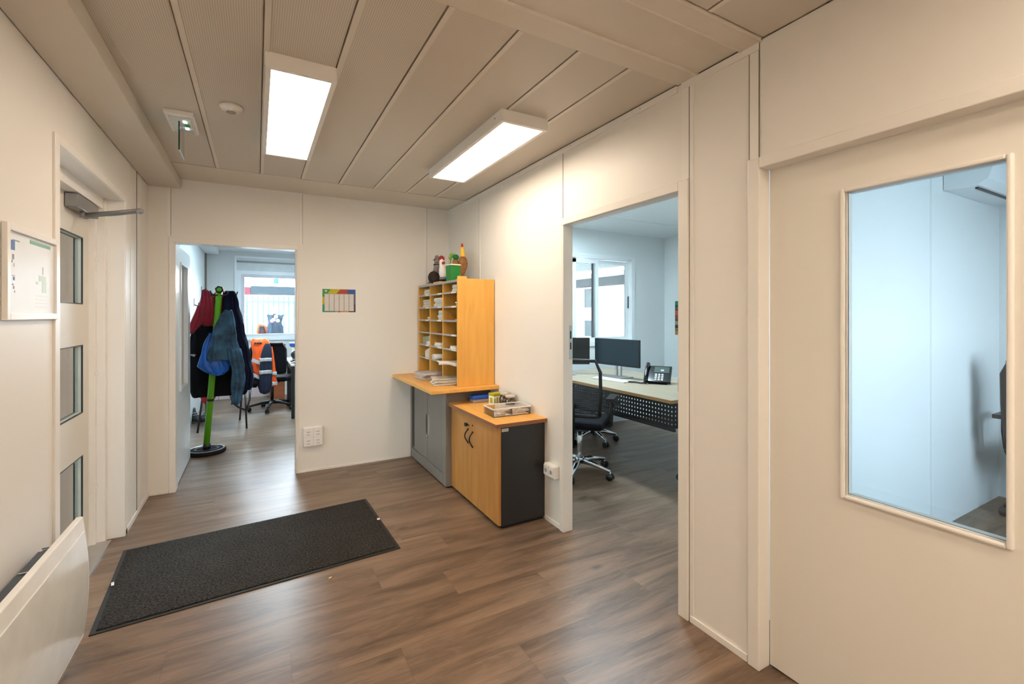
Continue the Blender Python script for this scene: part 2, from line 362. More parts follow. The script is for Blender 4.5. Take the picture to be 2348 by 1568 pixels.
# ================================================================ DOOR 3 : glazed door in right wall
d = empty('door_3'); d['kind'] = 'structure'
b = M()
b.box(XR-.014, XR+.058, 1.105, 1.154, 0, 2.034, MFRAME); b.box(XR-.014, XR+.058, .165, .215, 0, 2.034, MFRAME); b.box(XR-.014, XR+.058, .215, 1.105, 1.99, 2.034, MFRAME)
b.build('door_frame', d, bevel=.004)
leaf = M(); lx0, lx1 = XR+.056, XR+.096
gy0, gy1, gz0, gz1 = .437, .832, .782, 1.838
leaf.box(lx0, lx1, .217, gy0, .008, 1.992, MLEAF); leaf.box(lx0, lx1, gy1, 1.103, .008, 1.992, MLEAF)
leaf.box(lx0, lx1, gy0, gy1, .008, gz0, MLEAF); leaf.box(lx0, lx1, gy0, gy1, gz1, 1.992, MLEAF)
lf = leaf.build('door_leaf', d)
g = M(); g.frame('x', lx0-.012, gy0, gy1, gz0, gz1, .014, .020, MFRAME); g.build('glazing_bead', lf, bevel=.005)
g = M(); g.frame('x', lx1-.004, gy0, gy1, gz0, gz1, .014, .014, MFRAME); g.build('glazing_bead', lf, bevel=.005)
g = M(); g.box(lx0+.015, lx0+.021, gy0, gy1, gz0, gz1, MGLASSB); g.build('pane', lf)
# ================================================================ DOOR 4 : open doorway to the desk room
d = empty('door_4'); d['kind'] = 'structure'
b = M()
b.box(XR-.014, XR+WT+.002, 2.427, 2.442, 0, 1.99, MFRAME); b.box(XR-.014, XR-.0, 2.442, 2.47, 0, 2.005, MFRAME)
b.box(XR-.014, XR+WT+.002, 1.447, 1.503, 0, 2.038, MFRAME); b.box(XR-.014, XR+WT+.002, 1.503, 2.442, 1.993, 2.036, MFRAME)
b.build('door_frame', d, bevel=.003)
b = M(); b.box(XR+.034, XR+.056, 2.4255, 2.427, 1.12, 1.34, MALU); b.box(XR+.040, XR+.050, 2.4245, 2.4265, 1.255, 1.305, MBLK); b.box(XR+.040, XR+.050, 2.4245, 2.4265, 1.185, 1.23, MBLK)
b.build('strike_plate', d)
# ================================================================ ROOM B (desk room, right)
XE = 5.05; YP = 1.30; YBB = 4.62
b = M(); b.box(XR+WT, XE, YP-.03, YP+.03, 0, H, MCOOL)
for x in (3.80, 2.6): b.box(x-.006, x+.006, YP-.0325, YP-.03, 0, H, MCOOLT); b.box(x+.006, x+.0075, YP-.033, YP-.03, 0, H, MGREY)
st(b, 'wall_partition')
b = M(); b.box(XE, XE+.1, YR-.1, 4.75, 0, H, MCOOL); st(b, 'wall_far_right')
wx0, wx1, wz0, wz1 = 2.55, 4.46, 1.02, 2.19
b = M(); b.box(XR+WT, wx0, YBB, YBB+.1, 0, H, MCOOL); b.box(wx1, XE, YBB, YBB+.1, 0, H, MCOOL); b.box(wx0, wx1, YBB, YBB+.1, 0, wz0, MCOOL); b.box(wx0, wx1, YBB, YBB+.1, wz1, H, MCOOL)
st(b, 'wall_desk_room')
w = empty('window_1'); w['kind'] = 'structure'
b = M(); b.frame('y', YBB-.02, wx0+.05, wx1-.05, wz0+.05, wz1-.06, .06, .10, MCOOLT)
b.box(wx0+.02, wx1-.02, YBB-.026, YBB-.018, wz1-.035, wz1-.012, MCOOLT); b.build('window_frame', w, bevel=.004)
for (a, c, yy) in ((3.80, 4.41, YBB+.045), (3.14, 3.86, YBB+.01), (2.60, 3.20, YBB+.045)):
    b = M(); b.frame('y', yy, a+.045, c-.045, wz0+.10, wz1-.115, .045, .032, MCOOLT)
    b.box(a-.002, a+.004, yy-.002, yy+.034, wz0+.055, wz1-.07, MDARK)
    s_ = b.build('sash', w)
    g = M(); g.box(a+.04, c-.04, yy+.012, yy+.018, wz0+.09, wz1-.11, MGLASS); g.build('pane', s_)
b = M(); b.box(4.395, 4.405, YBB+.035, YBB+.045, 1.50, 1.66, MBLK); b.build('window_handle', w)
b = M(); b.box(2.83, 3.10, 2.9, 4.10, 2.44, 2.5, MCOOLT); L_ = tag(empty('ceiling_light', (2.965, 3.5, 2.44)), 'cool white surface ceiling light in the desk room behind the open doorway', 'light', 'flat ceiling lights')
b.build('housing', L_); b = M(); b.box(2.85, 3.08, 2.93, 4.07, 2.432, 2.441, MDIFFC); b.build('diffuser', L_)
# ceiling strips of room B
w=0
b = M(); b.box(XR+WT, XE, 3.92, 3.94, H-.008, H+.012, MCOOLT); b.box(XR+WT, XE, 3.94, YBB, H-.003, H+.012, MCOOLT); b.box(XR+WT, XE, YP+.03, 3.92, H-.001, H+.012, MCOOLT); b.box(XR+WT, XE, YR, YP-.03, H-.002, H+.012, MCOOLT); st(b, 'trim_3')
# ================================================================ ROOM C (behind glazed door)
cx0, cx1, cz0, cz1 = 2.60, 3.95, .98, 2.03; YC = -1.2
b = M(); b.box(XR+WT, cx0, YC-.1, YC, 0, H, MCOOL); b.box(cx1, XE, YC-.1, YC, 0, H, MCOOL); b.box(cx0, cx1, YC-.1, YC, 0, cz0, MCOOL); b.box(cx0, cx1, YC-.1, YC, cz1, H, MCOOL)
st(b, 'wall_small_room')
w = empty('window_2'); w['kind'] = 'structure'
b = M(); b.frame('y', YC-.06, cx0+.05, cx1-.05, cz0+.05, cz1-.05, .05, .07, MCOOLT); b.box(3.30, 3.35, YC-.06, YC+.01, cz0+.05, cz1-.05, MCOOLT); b.build('window_frame', w)
g = M(); g.box(cx0+.04, cx1-.04, YC-.03, YC-.024, cz0+.04, cz1-.04, MGLASS); g.build('pane', w)
ac = tag(empty('air_conditioner', (4.45, 1.16, 2.24)), 'white wall mounted air conditioner high up behind the door glass', 'air conditioner')
b = M(); prof = [(1.268, 2.24), (1.268, 2.50), (1.06, 2.50), (1.035, 2.46), (1.035, 2.33), (1.05, 2.27), (1.10, 2.238), (1.16, 2.232)]
b.prism(prof, 'x', 4.0, 4.93, MCOOLT); b.build('casing', ac, bevel=.004)
b = M(); b.box(4.06, 4.88, 1.115, 1.13, 2.226, 2.236, MBLK); b.build('air_outlet', ac)
# ================================================================ OFFICE (behind door 2)
YO = 9.05; XO = 3.4
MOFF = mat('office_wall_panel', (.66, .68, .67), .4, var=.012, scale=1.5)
b = M(); b.box(XL-.14, XL, YB+.11, YO+.1, 0, H, MCOOL); b.box(XL, XL+.003, 6.15, 6.17, 0, H, MCOOLT); b.box(XL, XL+.02, YO-.14, YO-.03, 0, 2.41, mat('brown_joint', (.20, .17, .12), .6)); st(b, 'wall_office_left')
b = M(); b.box(XR+WT, XO, YB+.14, YB+.24, 0, H, MCOOL); st(b, 'wall_office_front')
b = M(); b.box(XO, XO+.1, YB+.14, YO+.1, 0, H, MCOOL); st(b, 'wall_office_right')
ox0, ox1, oz0, oz1 = -.32, 2.2, .98, 2.40
b = M(); b.box(XL, ox0, YO, YO+.12, 0, H, MOFF); b.box(ox1, XO, YO, YO+.12, 0, H, MOFF); b.box(ox0, ox1, YO, YO+.12, 0, oz0, MOFF); b.box(ox0, ox1, YO, YO+.12, oz1, H, MOFF)
b.box(XL, XL+.19, YO-.02, YO, 0, 2.41, MOFF)
st(b, 'wall_office_back')
b = M(); b.box(XL+.01, -.555, YB+.14, YO, 2.41, 2.51, MCOOLT); b.box(-.555, XO, YO-.35, YO, 2.492, 2.512, MCOOLT); b.box(-.555, XO, YB+.11, YO-.36, 2.498, 2.512, MCOOLT); st(b, 'trim_4')
w = empty('window_3'); w['kind'] = 'structure'
b = M(); b.frame('y', YO-.025, ox0+.02, ox1-.02, oz0+.02, oz1-.02, .03, .06, MCOOLT); b.build('window_frame', w)
b = M(); b.box(ox0+.02, ox1-.02, YO-.015, YO+.07, 2.17, oz1-.02, mat('shutter_box_grey', (.62, .66, .67), .4)); b.box(ox0+.02, ox1-.02, YO-.02, YO-.013, 2.30, 2.335, MGREYL); b.build('shutter_box', w)
b = M(); b.frame('y', YO, ox0+.085, ox1-.085, oz0+.08, 2.105, .065, .05, MCOOLT)
b.frame('y', YO+.02, ox0+.135, ox1-.135, oz0+.10, 2.055, .05, .045, mat('sash_grey', (.62, .62, .66), .35)); s_ = b.build('sash', w)
g = M(); g.box(ox0+.12, ox1-.12, YO+.04, YO+.046, oz0+.09, 2.06, MGLASS); g.build('pane', s_)
# office ceiling light
b = M(); b.box(.2, .5, 6.2, 7.4, 2.44, 2.5, MCOOLT); L_ = tag(empty('ceiling_light', (.35, 6.8, 2.44)), 'flat white ceiling light of the far office, over the coat stand side', 'light', 'flat ceiling lights')
b.build('housing', L_); b = M(); b.box(.22, .48, 6.23, 7.37, 2.432, 2.441, MDIFFC); b.build('diffuser', L_)

# ================================================================ HALL CEILING LIGHTS, DETECTOR, EXIT SIGN
def hall_light(x0, x1, y0, y1, label, dm=None):
    L_ = tag(empty('ceiling_light', ((x0+x1)/2, (y0+y1)/2, 2.44)), label, 'light', 'flat ceiling lights')
    b = M(); b.box(x0, x1, y0, y1, 2.447, 2.5, MTRIM); b.frame('x', 0, 0, 0, 0, 0, 0, 0, MTRIM) if False else None
    t = .022
    b.box(x0, x0+t, y0, y1, 2.437, 2.447, MTRIM); b.box(x1-t, x1, y0, y1, 2.437, 2.447, MTRIM); b.box(x0+t, x1-t, y0, y0+t, 2.437, 2.447, MTRIM); b.box(x0+t, x1-t, y1-t, y1, 2.437, 2.447, MTRIM)
    b.cyl((x0-.001, y0+.08, 2.475), (x0+.001, y0+.08, 2.475), .004, MBLK, seg=8)
    b.build('housing', L_)
    b = M(); b.box(x0+t, x1-t, y0+t, y1-t, 2.441, 2.447, dm or MDIFF); b.build('diffuser', L_)
hall_light(.030, .310, 2.143, 3.335, 'lit white rectangular ceiling light, left one of the two in the hall')
hall_light(1.128, 1.418, 2.135, 3.30, 'lit white rectangular ceiling light next to the right wall of the hall')
hall_light(.030, .310, -1.3, -.10, 'added unseen fill light on the ceiling behind the camera, left one', MDIFFR)  # added unseen pair, brightens the near part of the hall
hall_light(1.128, 1.418, -1.3, -.10, 'added unseen fill light on the ceiling behind the camera, right one', MDIFFR)
b = M(); b.lathe([(.052, 2.5), (.052, 2.488), (.044, 2.476), (.020, 2.470), (.018, 2.466), (.001, 2.466)][::-1], MWHITEP, (-.117, 2.80, 0)); b.lathe([(.022, 2.4665), (.022, 2.4645), (.001, 2.4645)][::-1], MGREYL, (-.117, 2.80, 0), seg=16)
tag(b.build('smoke_detector'), 'small round white smoke detector on the beige ceiling', 'smoke detector')
e_ = tag(empty('exit_sign', (-.365, 3.13, 2.47)), 'small white emergency exit unit on the ceiling with clear hanging blade', 'exit sign')
b = M(); b.box(-.43, -.297, 2.985, 3.275, 2.472, 2.5, MWHITEP); b.build('housing', e_, bevel=.006)
b = M(); b.box(-.412, -.315, 3.01, 3.25, 2.466, 2.473, mat('translucent_cover', (.70, .74, .73), .25)); b.build('cover', e_, bevel=.002)
b = M(); b.box(-.352, -.336, 3.05, 3.075, 2.462, 2.467, emis('led_white', (.8, .95, 1), 3)); b.box(-.350, -.325, 3.09, 3.13, 2.462, 2.467, mat('green_symbol', (.03, .42, .16), .4)); b.box(-.352, -.336, 3.15, 3.175, 2.462, 2.467, emis('led_white_2', (.8, .95, 1), 3)); b.build('indicator_lamp', e_)
b = M(); b.box(-.373, -.367, 3.06, 3.25, 2.31, 2.468, glass('acrylic', (.45, .72, .62), .3)); b.box(-.3735, -.3665, 3.06, 3.064, 2.31, 2.468, mat('acrylic_edge', (.12, .30, .25), .2)); b.box(-.3735, -.3665, 3.06, 3.25, 2.308, 2.312, mat('acrylic_edge_light', (.6, .68, .85), .15)); b.build('blade', e_)

# ================================================================ THINGS ON HALL WALLS
# framed evacuation plan (left wall)
p = tag(empty('notice_frame', (XL, 2.36, 1.40)), 'white snap frame with a printed plan sheet on the left wall', 'notice')
b = M(); y0, y1, z0, z1 = 2.145, 2.598, 1.392, 1.722
b.frame('x', XL+.0005, y0+.024, y1-.024, z0+.024, z1-.024, .024, .016, MTRIM); b.box(XL, XL+.004, y0+.01, y1-.01, z0+.01, z1-.01, MGREYL); b.build('frame', p, bevel=.005)
b = M(); b.box(XL+.004, XL+.006, y0+.02, y1-.02, z0+.02, z1-.02, mat('glossy_sheet', (.78, .82, .86), .42, var=.01))
sh = b.build('sheet', p)
b = M(); cg = mat('print_green', (.22, .42, .32), .5); cb = mat('print_blue', (.10, .19, .48), .5); ck = mat('print_grey', (.30, .31, .33), .5); cl_ = mat('print_pale_green', (.58, .74, .68), .5); cr = mat('print_pink', (.62, .42, .44), .5)
xx = XL+.0058
def mk(u, v, du, dv, m): b.box(xx, xx+.0008, y0+.02+u, y0+.02+u+du, z0+.02+v, z0+.02+v+dv, m)
mk(.185, .262, .19, .014, cg); mk(.035, .222, .028, .034, cb)
for (u, v, du, dv) in ((.045, .19, .012, .018), (.04, .178, .006, .01), (.055, .165, .004, .012), (.042, .10, .012, .006), (.05, .088, .010, .01), (.06, .075, .004, .008), (.05, .255, .05, .004)): mk(u, v, du, dv, ck)
mk(.042, .132, .022, .004, cr); mk(.05, .118, .012, .012, cb)
mk(.265, .128, .065, .022, cl_); mk(.295, .085, .04, .043, cl_); mk(.24, .115, .02, .01, cl_); mk(.30, .155, .004, .03, ck)
for k in range(4): mk(.235, .07-k*.014, .11, .0015, mat('print_line', (.68, .72, .73), .5))
b.build('printed_plan', sh)
# calendar (back wall)
c_ = tag(empty('wall_calendar', (.667, YB, 1.436)), 'small colourful year calendar pinned to the back wall', 'calendar')
b = M(); x0, x1, z0, z1 = .522, .812, 1.436, 1.648; ya, yb = YB-.003, YB
def cc(n, r): return mat('print_'+n, r, .55)
cG = cc('leaf', (.03, .28, .07)); cY = cc('yellow', (.48, .42, .01)); cR = cc('red', (.36, .05, .02)); cB = cc('deep_blue', (.03, .10, .36)); cT = cc('teal', (.02, .25, .17)); cS = cc('salmon', (.55, .22, .14)); cK = cc('dark_violet', (.03, .02, .06)); cW = cc('white', (.66, .64, .64)); cGr = cc('gap', (.42, .36, .28)); cSl = cc('slate', (.07, .10, .24))
zt = z1-.042
b.prism([(x0, z1), (x0+.07, z1), (x0+.045, zt), (x0, zt)], 'y', ya, yb, cG); b.prism([(x0+.07, z1), (x0+.155, z1), (x0+.12, zt), (x0+.045, zt)], 'y', ya, yb, cY)
b.prism([(x0+.155, z1), (x0+.22, z1), (x0+.22, zt), (x0+.12, zt)], 'y', ya, yb, cR); b.prism([(x0+.22, z1), (x1, z1), (x1, zt), (x0+.22, zt)], 'y', ya, yb, cB)
b.box(x0, x0+.017, ya, yb, zt-.03, zt, cG); b.box(x0, x0+.017, ya, yb, z0+.07, zt-.03, cY); b.box(x0, x0+.017, ya, yb, z0, z0+.07, cT)
b.box(x1-.013, x1, ya, yb, z0+.075, zt, cSl); b.box(x1-.013, x1, ya, yb, z0, z0+.075, cK)
b.box(x0+.017, x0+.11, ya, yb, z0, z0+.009, cT); b.box(x0+.11, x0+.23, ya, yb, z0, z0+.009, cS); b.box(x0+.23, x1-.013, ya, yb, z0, z0+.009, cK)
b.box(x0+.017, x1-.013, ya+.001, yb, z0+.009, zt, cGr)
b.lathe([(.010, 0), (.010, .002)], cW, (0, 0, 0), T=Matrix.Translation((x0+.03, ya-.001, z1-.018)) @ Matrix.Rotation(PI/2, 4, 'X'))
b.build('sheet', c_)
wc = (x1-x0-.030)/6
for i in range(6):
    b = M()
    xa = x0+.019+i*wc; b.box(xa, xa+wc-.009, ya-.0006, ya+.001, z0+.012, zt-.006, cW)
    for k in range(10): b.box(xa+.003, xa+wc-.013, ya-.0009, ya, z0+.020+k*.0145, z0+.0215+k*.0145, cGr)
    b.build('month_column', c_)
b = M(); b.box(x0+.14, x0+.15, ya-.002, ya, z0-.002, z0+.008, MBLK); b.build('pin', c_)
# socket box back wall
s_ = tag(empty('socket_box', (.44, YB, .232)), 'white surface mounted box with four sockets, beside the office doorway', 'socket')
b = M(); b.box(.360, .522, YB-.042, YB, .234, .405, MWHITEP); b.build('housing', s_, bevel=.006)
for i in range(2):
    for j in range(2):
        x = .402+i*.078; z = .277+j*.078
        g = M(); g.box(x-.034, x+.034, YB-.046, YB-.042, z-.034, z+.034, MTRIM)
        g.box(x-.015, x+.013, YB-.0475, YB-.045, z+.008, z+.013, MGREYL); g.box(x-.015, x+.013, YB-.0475, YB-.045, z-.018, z-.013, MGREYL)
        g.build('socket_module', s_, bevel=.002)
s_ = tag(empty('socket_box', (XR, 2.53, .33)), 'small white double socket box between the beech cabinet and the open doorway', 'socket')
b = M(); b.box(XR-.045, XR, 2.485, 2.610, .328, .412, MWHITEP); b.build('housing', s_, bevel=.007)
for y in (2.518, 2.578):
    g = M(); g.box(XR-.050, XR-.045, y-.026, y+.026, .338, .402, MTRIM); g.cyl((XR-.0515, y, .37), (XR-.0495, y, .37), .014, MGREYL, seg=16); g.build('socket_module', s_, bevel=.002)
# heater
h_ = tag(empty('panel_heater', (-.66, 2.0, .12)), 'white curved electric panel heater on the left wall beside the glazed door', 'heater')
b = M(); ring = []
N_ = 18; Ya, Yb_ = 1.40, 2.432
def prof(t):   # t 0..1 bottom->top
    z = .125+.482*t; x = -.607+.020*math.sin(PI*min(1, max(0, t*.95+.03))); return x, z
outer = [prof(i/N_) for i in range(N_+1)]; inner = [(x-.022, z) for x, z in outer][::-1]
poly = outer+inner
b.prism(poly, 'y', Ya, Yb_, MWHITEP)
b.build('front_panel', h_, bevel=.004)
b = M(); b.prism([(x+.0035, z) for x, z in outer[1:-2]]+[(x-.003, z) for x, z in outer[1:-2]][::-1], 'y', Ya+.03, Yb_-.022, mat('heater_glass', (.70, .70, .66), .18)); b.build('glass_front', h_, bevel=.002)
b = M(); b.box(XL+.018, -.650, Ya+.06, Yb_-.05, .17, .515, MBLK)
for k in range(5): b.box(XL+.022, -.655, Ya+.2+k*.2, Ya+.208+k*.2, .515, .519, MALU)
b.build('body', h_)
b = M(); b.box(XL, XL+.014, Ya+.15, Yb_-.2, .2, .45, MGREYL); b.build('wall_bracket', h_)
b = M(); b.box(-.718, -.660, Yb_-.058, Yb_-.02, .44, .51, MBLK); b.build('thermostat', h_, bevel=.004)

# ================================================================ DOORMAT
def mat_pile():
    m, nt, b = new_mat('charcoal_mat_pile'); N = nt.nodes; L = nt.links
    g = N.new('ShaderNodeNewGeometry'); n = N.new('ShaderNodeTexNoise'); n.inputs['Scale'].default_value = 95; n.inputs['Detail'].default_value = 3
    L.new(g.outputs['Position'], n.inputs['Vector']); r = N.new('ShaderNodeValToRGB'); r.color_ramp.elements[0].position = .35; r.color_ramp.elements[0].color = (.011, .010, .009, 1); r.color_ramp.elements[1].position = .7; r.color_ramp.elements[1].color = (.062, .055, .05, 1)
    L.new(n.outputs['Fac'], r.inputs[0]); n3 = N.new('ShaderNodeTexNoise'); n3.inputs['Scale'].default_value = 6; L.new(g.outputs['Position'], n3.inputs['Vector'])
    mr = N.new('ShaderNodeMapRange'); mr.inputs['To Min'].default_value = .75; mr.inputs['To Max'].default_value = 1.25; L.new(n3.outputs['Fac'], mr.inputs['Value'])
    s = N.new('ShaderNodeVectorMath'); s.operation = 'SCALE'; L.new(r.outputs[0], s.inputs[0]); L.new(mr.outputs[0], s.inputs['Scale']); L.new(s.outputs[0], b.inputs['Base Color'])
    b.inputs['Roughness'].default_value = .95; b.inputs['Specular IOR Level'].default_value = .15
    bp = N.new('ShaderNodeBump'); bp.inputs['Strength'].default_value = 1; bp.inputs['Distance'].default_value = .006; L.new(n.outputs['Fac'], bp.inputs['Height']); L.new(bp.outputs[0], b.inputs['Normal'])
    return m
mm = tag(empty('doormat', (.04, 3.13, 0)), 'dark charcoal rectangular entrance mat on the plank floor', 'mat')
q = [(-.645, 2.655), (.757, 2.742), (.728, 3.605), (-.695, 3.515)]
def inset(q, t):
    cx = sum(p[0] for p in q)/4; cy = sum(p[1] for p in q)/4
    return [(p[0]+t*(1 if p[0] < cx else -1), p[1]+t*(1 if p[1] < cy else -1)) for p in q]
b = M(); b.prism(q, 'z', .0005, .006, mat('mat_rubber', (.012, .012, .012), .6)); b.build('rubber_border', mm, bevel=.002)
b = M(); b.prism(inset(q, .02), 'z', .006, .011, mat_pile()); b.build('pile', mm, bevel=.002)
b = M(); T = Matrix.Translation((.728, 3.188, .0112)) @ Matrix.Rotation(-.3, 4, 'Z'); b.box(-.009, .009, -.012, .012, 0, .002, MPAPER, T); b.build('care_label', mm)
b = M(); T = Matrix.Translation((-.655, 3.09, .0112)) @ Matrix.Rotation(.2, 4, 'Z'); b.box(-.006, .006, -.018, .018, 0, .002, MPAPER, T); b.build('care_label', mm)
b = M(); T = Matrix.Translation((.343, 2.615, .0005)) @ Matrix.Rotation(.6, 4, 'Z'); b.prism([(-.010, -.004), (.004, -.006), (.011, .001), (.002, .006), (-.009, .004)], 'z', 0, .005, mat('wood_chip', (.75, .55, .32), .7), T)
tag(b.build('wood_chip'), 'tiny pale chip lying on the floor in front of the mat', 'debris')

# ================================================================ GREY TAMBOUR CABINET
g_ = tag(empty('tambour_cabinet', (1.54, 3.98, 0)), 'low grey metal cabinet with sliding shutter doors under the beech worktop', 'cabinet')
gx, gy0, gy1 = 1.337, 3.502, 4.478
b = M(); b.box(gx+.018, XR-.002, gy0, gy1, .015, .80, MGREY)
b.frame('x', gx, gy0+.075, gy1-.045, .11, .735, .0, .02, MGREY) if False else None
b.box(gx, gx+.02, gy0, gy0+.07, .015, .80, MGREY); b.box(gx, gx+.02, gy1-.035, gy1, .015, .80, MGREY); b.box(gx, gx+.02, gy0+.07, gy1-.035, .015, .10, MGREY); b.box(gx, gx+.02, gy0+.07, gy1-.035, .745, .80, MGREY)
b.build('body', g_, bevel=.003)
b = M(); b.box(gx+.02, XR-.01, gy0+.02, gy1-.02, 0, .016, MBLK); b.build('plinth', g_)
for (a, c, n) in ((gy0+.072, 3.985, 0), (3.989, gy1-.098, 1)):
    b = M(); k = a
    while k < c-.004: b.box(gx+.0105, gx+.0185, k, min(k+.0205, c), .102, .743, MGREY); k += .0215
    s2 = b.build('shutter', g_)
    y = 3.955 if n == 0 else 4.019
    hb = M(); hb.ell((gx+.011, y, .42), (.004, .030, .095), MGREYL if n == 0 else MCHAR, seg=14, rin=12); hb.build('recessed_handle', s2)
b = M(); b.box(gx+.010, gx+.019, gy1-.097, gy1-.036, .12, .74, MDARK); b.build('shutter_gap', g_)
b = M(); b.cyl((gx+.002, 3.986, .315), (gx+.012, 3.986, .315), .010, MCHROME, seg=14); b.build('lock', g_)
b = M(); b.cyl((gx+.015, gy1-.02, .115), (gx+.015, gy0+.03, .115), .004, MGREYL, seg=6); b.build('shutter_rail', g_)
# worktop
b = M(); b.box(1.160, XR-.001, 3.345, YB-.001, .801, .829, MBEECHT)
tag(b.build('worktop', bevel=.003), 'overhanging beech worktop lying on the grey cabinet in the corner', 'worktop')
# pigeonhole unit
pu = tag(empty('pigeonhole_unit', (1.57, 3.93, .829)), 'tall beech mail sorter with three columns of pigeonholes on the worktop', 'mail sorter')
PX0, PX1, PY0_, PY1_, PZ0, PZ1 = 1.408, 1.738, 3.424, 4.445, .8295, 1.700
b = M(); b.box(PX0, PX1, PY0_, PY0_+.019, PZ0, PZ1+.006, MBEECH); b.build('side_panel', pu, bevel=.0015)
b = M(); b.box(PX0, PX1, PY1_-.019, PY1_, PZ0, PZ1, MBEECH); b.build('side_panel', pu, bevel=.0015)
cw = (PY1_-PY0_-.038-.036)/3
ys = [PY0_+.019+cw+.009, PY0_+.019+2*cw+.018+.009]
for y in ys: b = M(); b.box(PX0+.002, PX1-.008, y-.009, y+.009, PZ0, PZ1-.004, MBEECH); b.build('divider', pu)
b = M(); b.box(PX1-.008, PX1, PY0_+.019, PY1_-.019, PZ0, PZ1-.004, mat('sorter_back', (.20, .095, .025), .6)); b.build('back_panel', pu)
b = M(); b.box(PX0-.001, PX1, PY0_+.019, PY1_-.019, PZ1-.022, PZ1-.002, MGREYL); b.build('top_panel', pu)
SZ = [1.600, 1.482, 1.364, 1.246, 1.126, 1.004]
MSHELF = mat('grey_shelf_edge', (.36, .34, .35), .4)
cols_ = [(ys[1]+.009, PY1_-.019), (ys[0]+.009, ys[1]-.009), (PY0_+.019, ys[0]-.009)]
for i, z in enumerate(SZ):
    for j, (a, c) in enumerate(cols_):
        b = M(); b.box(PX0, PX0+.012, a+.0005, c-.0005, z-.012, z+.003, MSHELF); b.box(PX0+.012, PX1-.008, a+.0005, c-.0005, z-.005, z, mat('shelf_board', (.34, .19, .07), .5) if i+j == 0 else bpy.data.materials['shelf_board'])
        s2 = b.build('shelf', pu)
        if (i, j) not in ((2, 2), (3, 0), (3, 1)):
            l = M(); l.box(PX0-.0015, PX0, a+.02, a+.115, z-.011, z+.002, MPAPER); l.build('name_label', s2)
# mail
def paper_stack(name, j, z, x0, w, dy0, dy1, h, mats, label, group='mail in the sorter', rolled=False):
    a, c = cols_[j]; b = M(); n = max(2, int(h/.006)); zz = z+.001; th = h/n
    for k in range(n):
        jx = random.uniform(-.008, .008); jy = random.uniform(0, .012); m = random.choice(mats)
        y0 = a+dy0+jy; y1 = min(a+dy1+jy, c-.004)
        b.box(x0+jx, x0+jx+w, y0, y1, zz, zz+th*.86, m); zz += th
    return tag(b.build(name), label, 'mail', group)
WW = [MPAPER, MPAPC, MPAPER]
ROWZ = [1.600, 1.482, 1.364, 1.246, 1.126, 1.004, PZ0]
pos = ['far', 'middle', 'near']; rown = ['top', 'second', 'third', 'fourth', 'fifth', 'sixth', 'bottom']
def mail(i, j, dy0, dy1, h, mats=WW, what='stack of white envelopes', x0=1.43):
    paper_stack('mail_stack', j, ROWZ[i], x0, .22, dy0, dy1, h, mats, what+' in the '+rown[i]+' pigeonhole of the '+pos[j]+' column')
mail(0, 0, .03, .20, .055, what='loose bundle of white envelopes'); mail(0, 2, .02, .14, .060)
mail(1, 0, .02, .24, .075, what='thick stack of white post'); mail(1, 1, .04, .26, .082, what='thick stack of white post')
mail(1, 2, .008, .07, .035, what='small pile of letters'); mail(2, 0, .015, .10, .03, what='thin pile of letters'); mail(2, 1, .02, .15, .088, what='tall stack of white post')
mail(2, 2, .015, .09, .010, what='few letters'); mail(3, 1, .02, .18, .012, [mat('red_folder', (.30, .02, .02), .5)], 'thin red folder')
mail(4, 1, .02, .16, .035, what='pile of cream papers', x0=1.40); mail(4, 2, .01, .12, .028, what='pile of white papers', x0=1.40)
# upright green-grey booklets
b = M()
for k in range(6): b.box(1.43, 1.62, cols_[0][0]+.05+k*.036, cols_[0][0]+.05+k*.036+.030, ROWZ[4]+.001, ROWZ[4]+.085-k*.003, mat('booklet_%d' % k, (.30+.05*(k % 3), .40, .32), .6))
tag(b.build('booklet_bundle'), 'row of pale green booklets in the fifth pigeonhole of the far column', 'booklets', 'mail in the sorter')
b = M()
for k in range(9): b.box(1.42, 1.60, cols_[0][0]+.04+k*.014, cols_[0][0]+.050+k*.014, ROWZ[5]+.001, ROWZ[5]+.095-.004*k, WW[k % 3], None)
tag(b.build('letter_bundle'), 'letters standing upright in the sixth pigeonhole of the far column', 'mail', 'mail in the sorter')
def roll(p0, p1, r, label):
    b = M(); p0 = Vector(p0); p1 = Vector(p1); d = (p1-p0).normalized(); u = d.cross(Vector((0, 0, 1))).normalized(); w = u.cross(d)
    ro = []
    for P in (p0, p1):
        ro.append([P+u*r*math.cos(t*2*PI/24)+w*r*.75*math.sin(t*2*PI/24) for t in range(24)]+[])
    ri = [[P+u*r*.8*math.cos(t*2*PI/24)+w*r*.58*math.sin(t*2*PI/24) for t in range(24)] for P in (p0, p1)]
    b.rings([ri[0], ro[0], ro[1], ri[1], ri[0]], MPAPER, True, False)
    return tag(b.build('rolled_paper'), label, 'paper', 'mail in the sorter')
roll((1.395, cols_[1][0]+.20, ROWZ[5]+.026), (1.62, cols_[1][0]+.20, ROWZ[5]+.026), .033, 'white magazine rolled up in the sixth pigeonhole of the middle column')
roll((1.395, cols_[0][0]+.03, ROWZ[4]+.020), (1.62, cols_[0][0]+.03, ROWZ[4]+.020), .024, 'short white paper roll beside the green booklets in the far column')
b = M()
for k in range(4):
    T = Matrix.Translation((1.405, 3.59, ROWZ[5]+.002+k*.003)) @ Matrix.Rotation(-.35+.06*k, 4, 'Z'); b.box(-.09, .18, -.10, .115, 0, .002, MPAPER, T)
for v in b.v: pass
tag(b.build('loose_sheets'), 'flat white sheets sticking out of the sixth pigeonhole of the near column', 'papers', 'mail in the sorter')
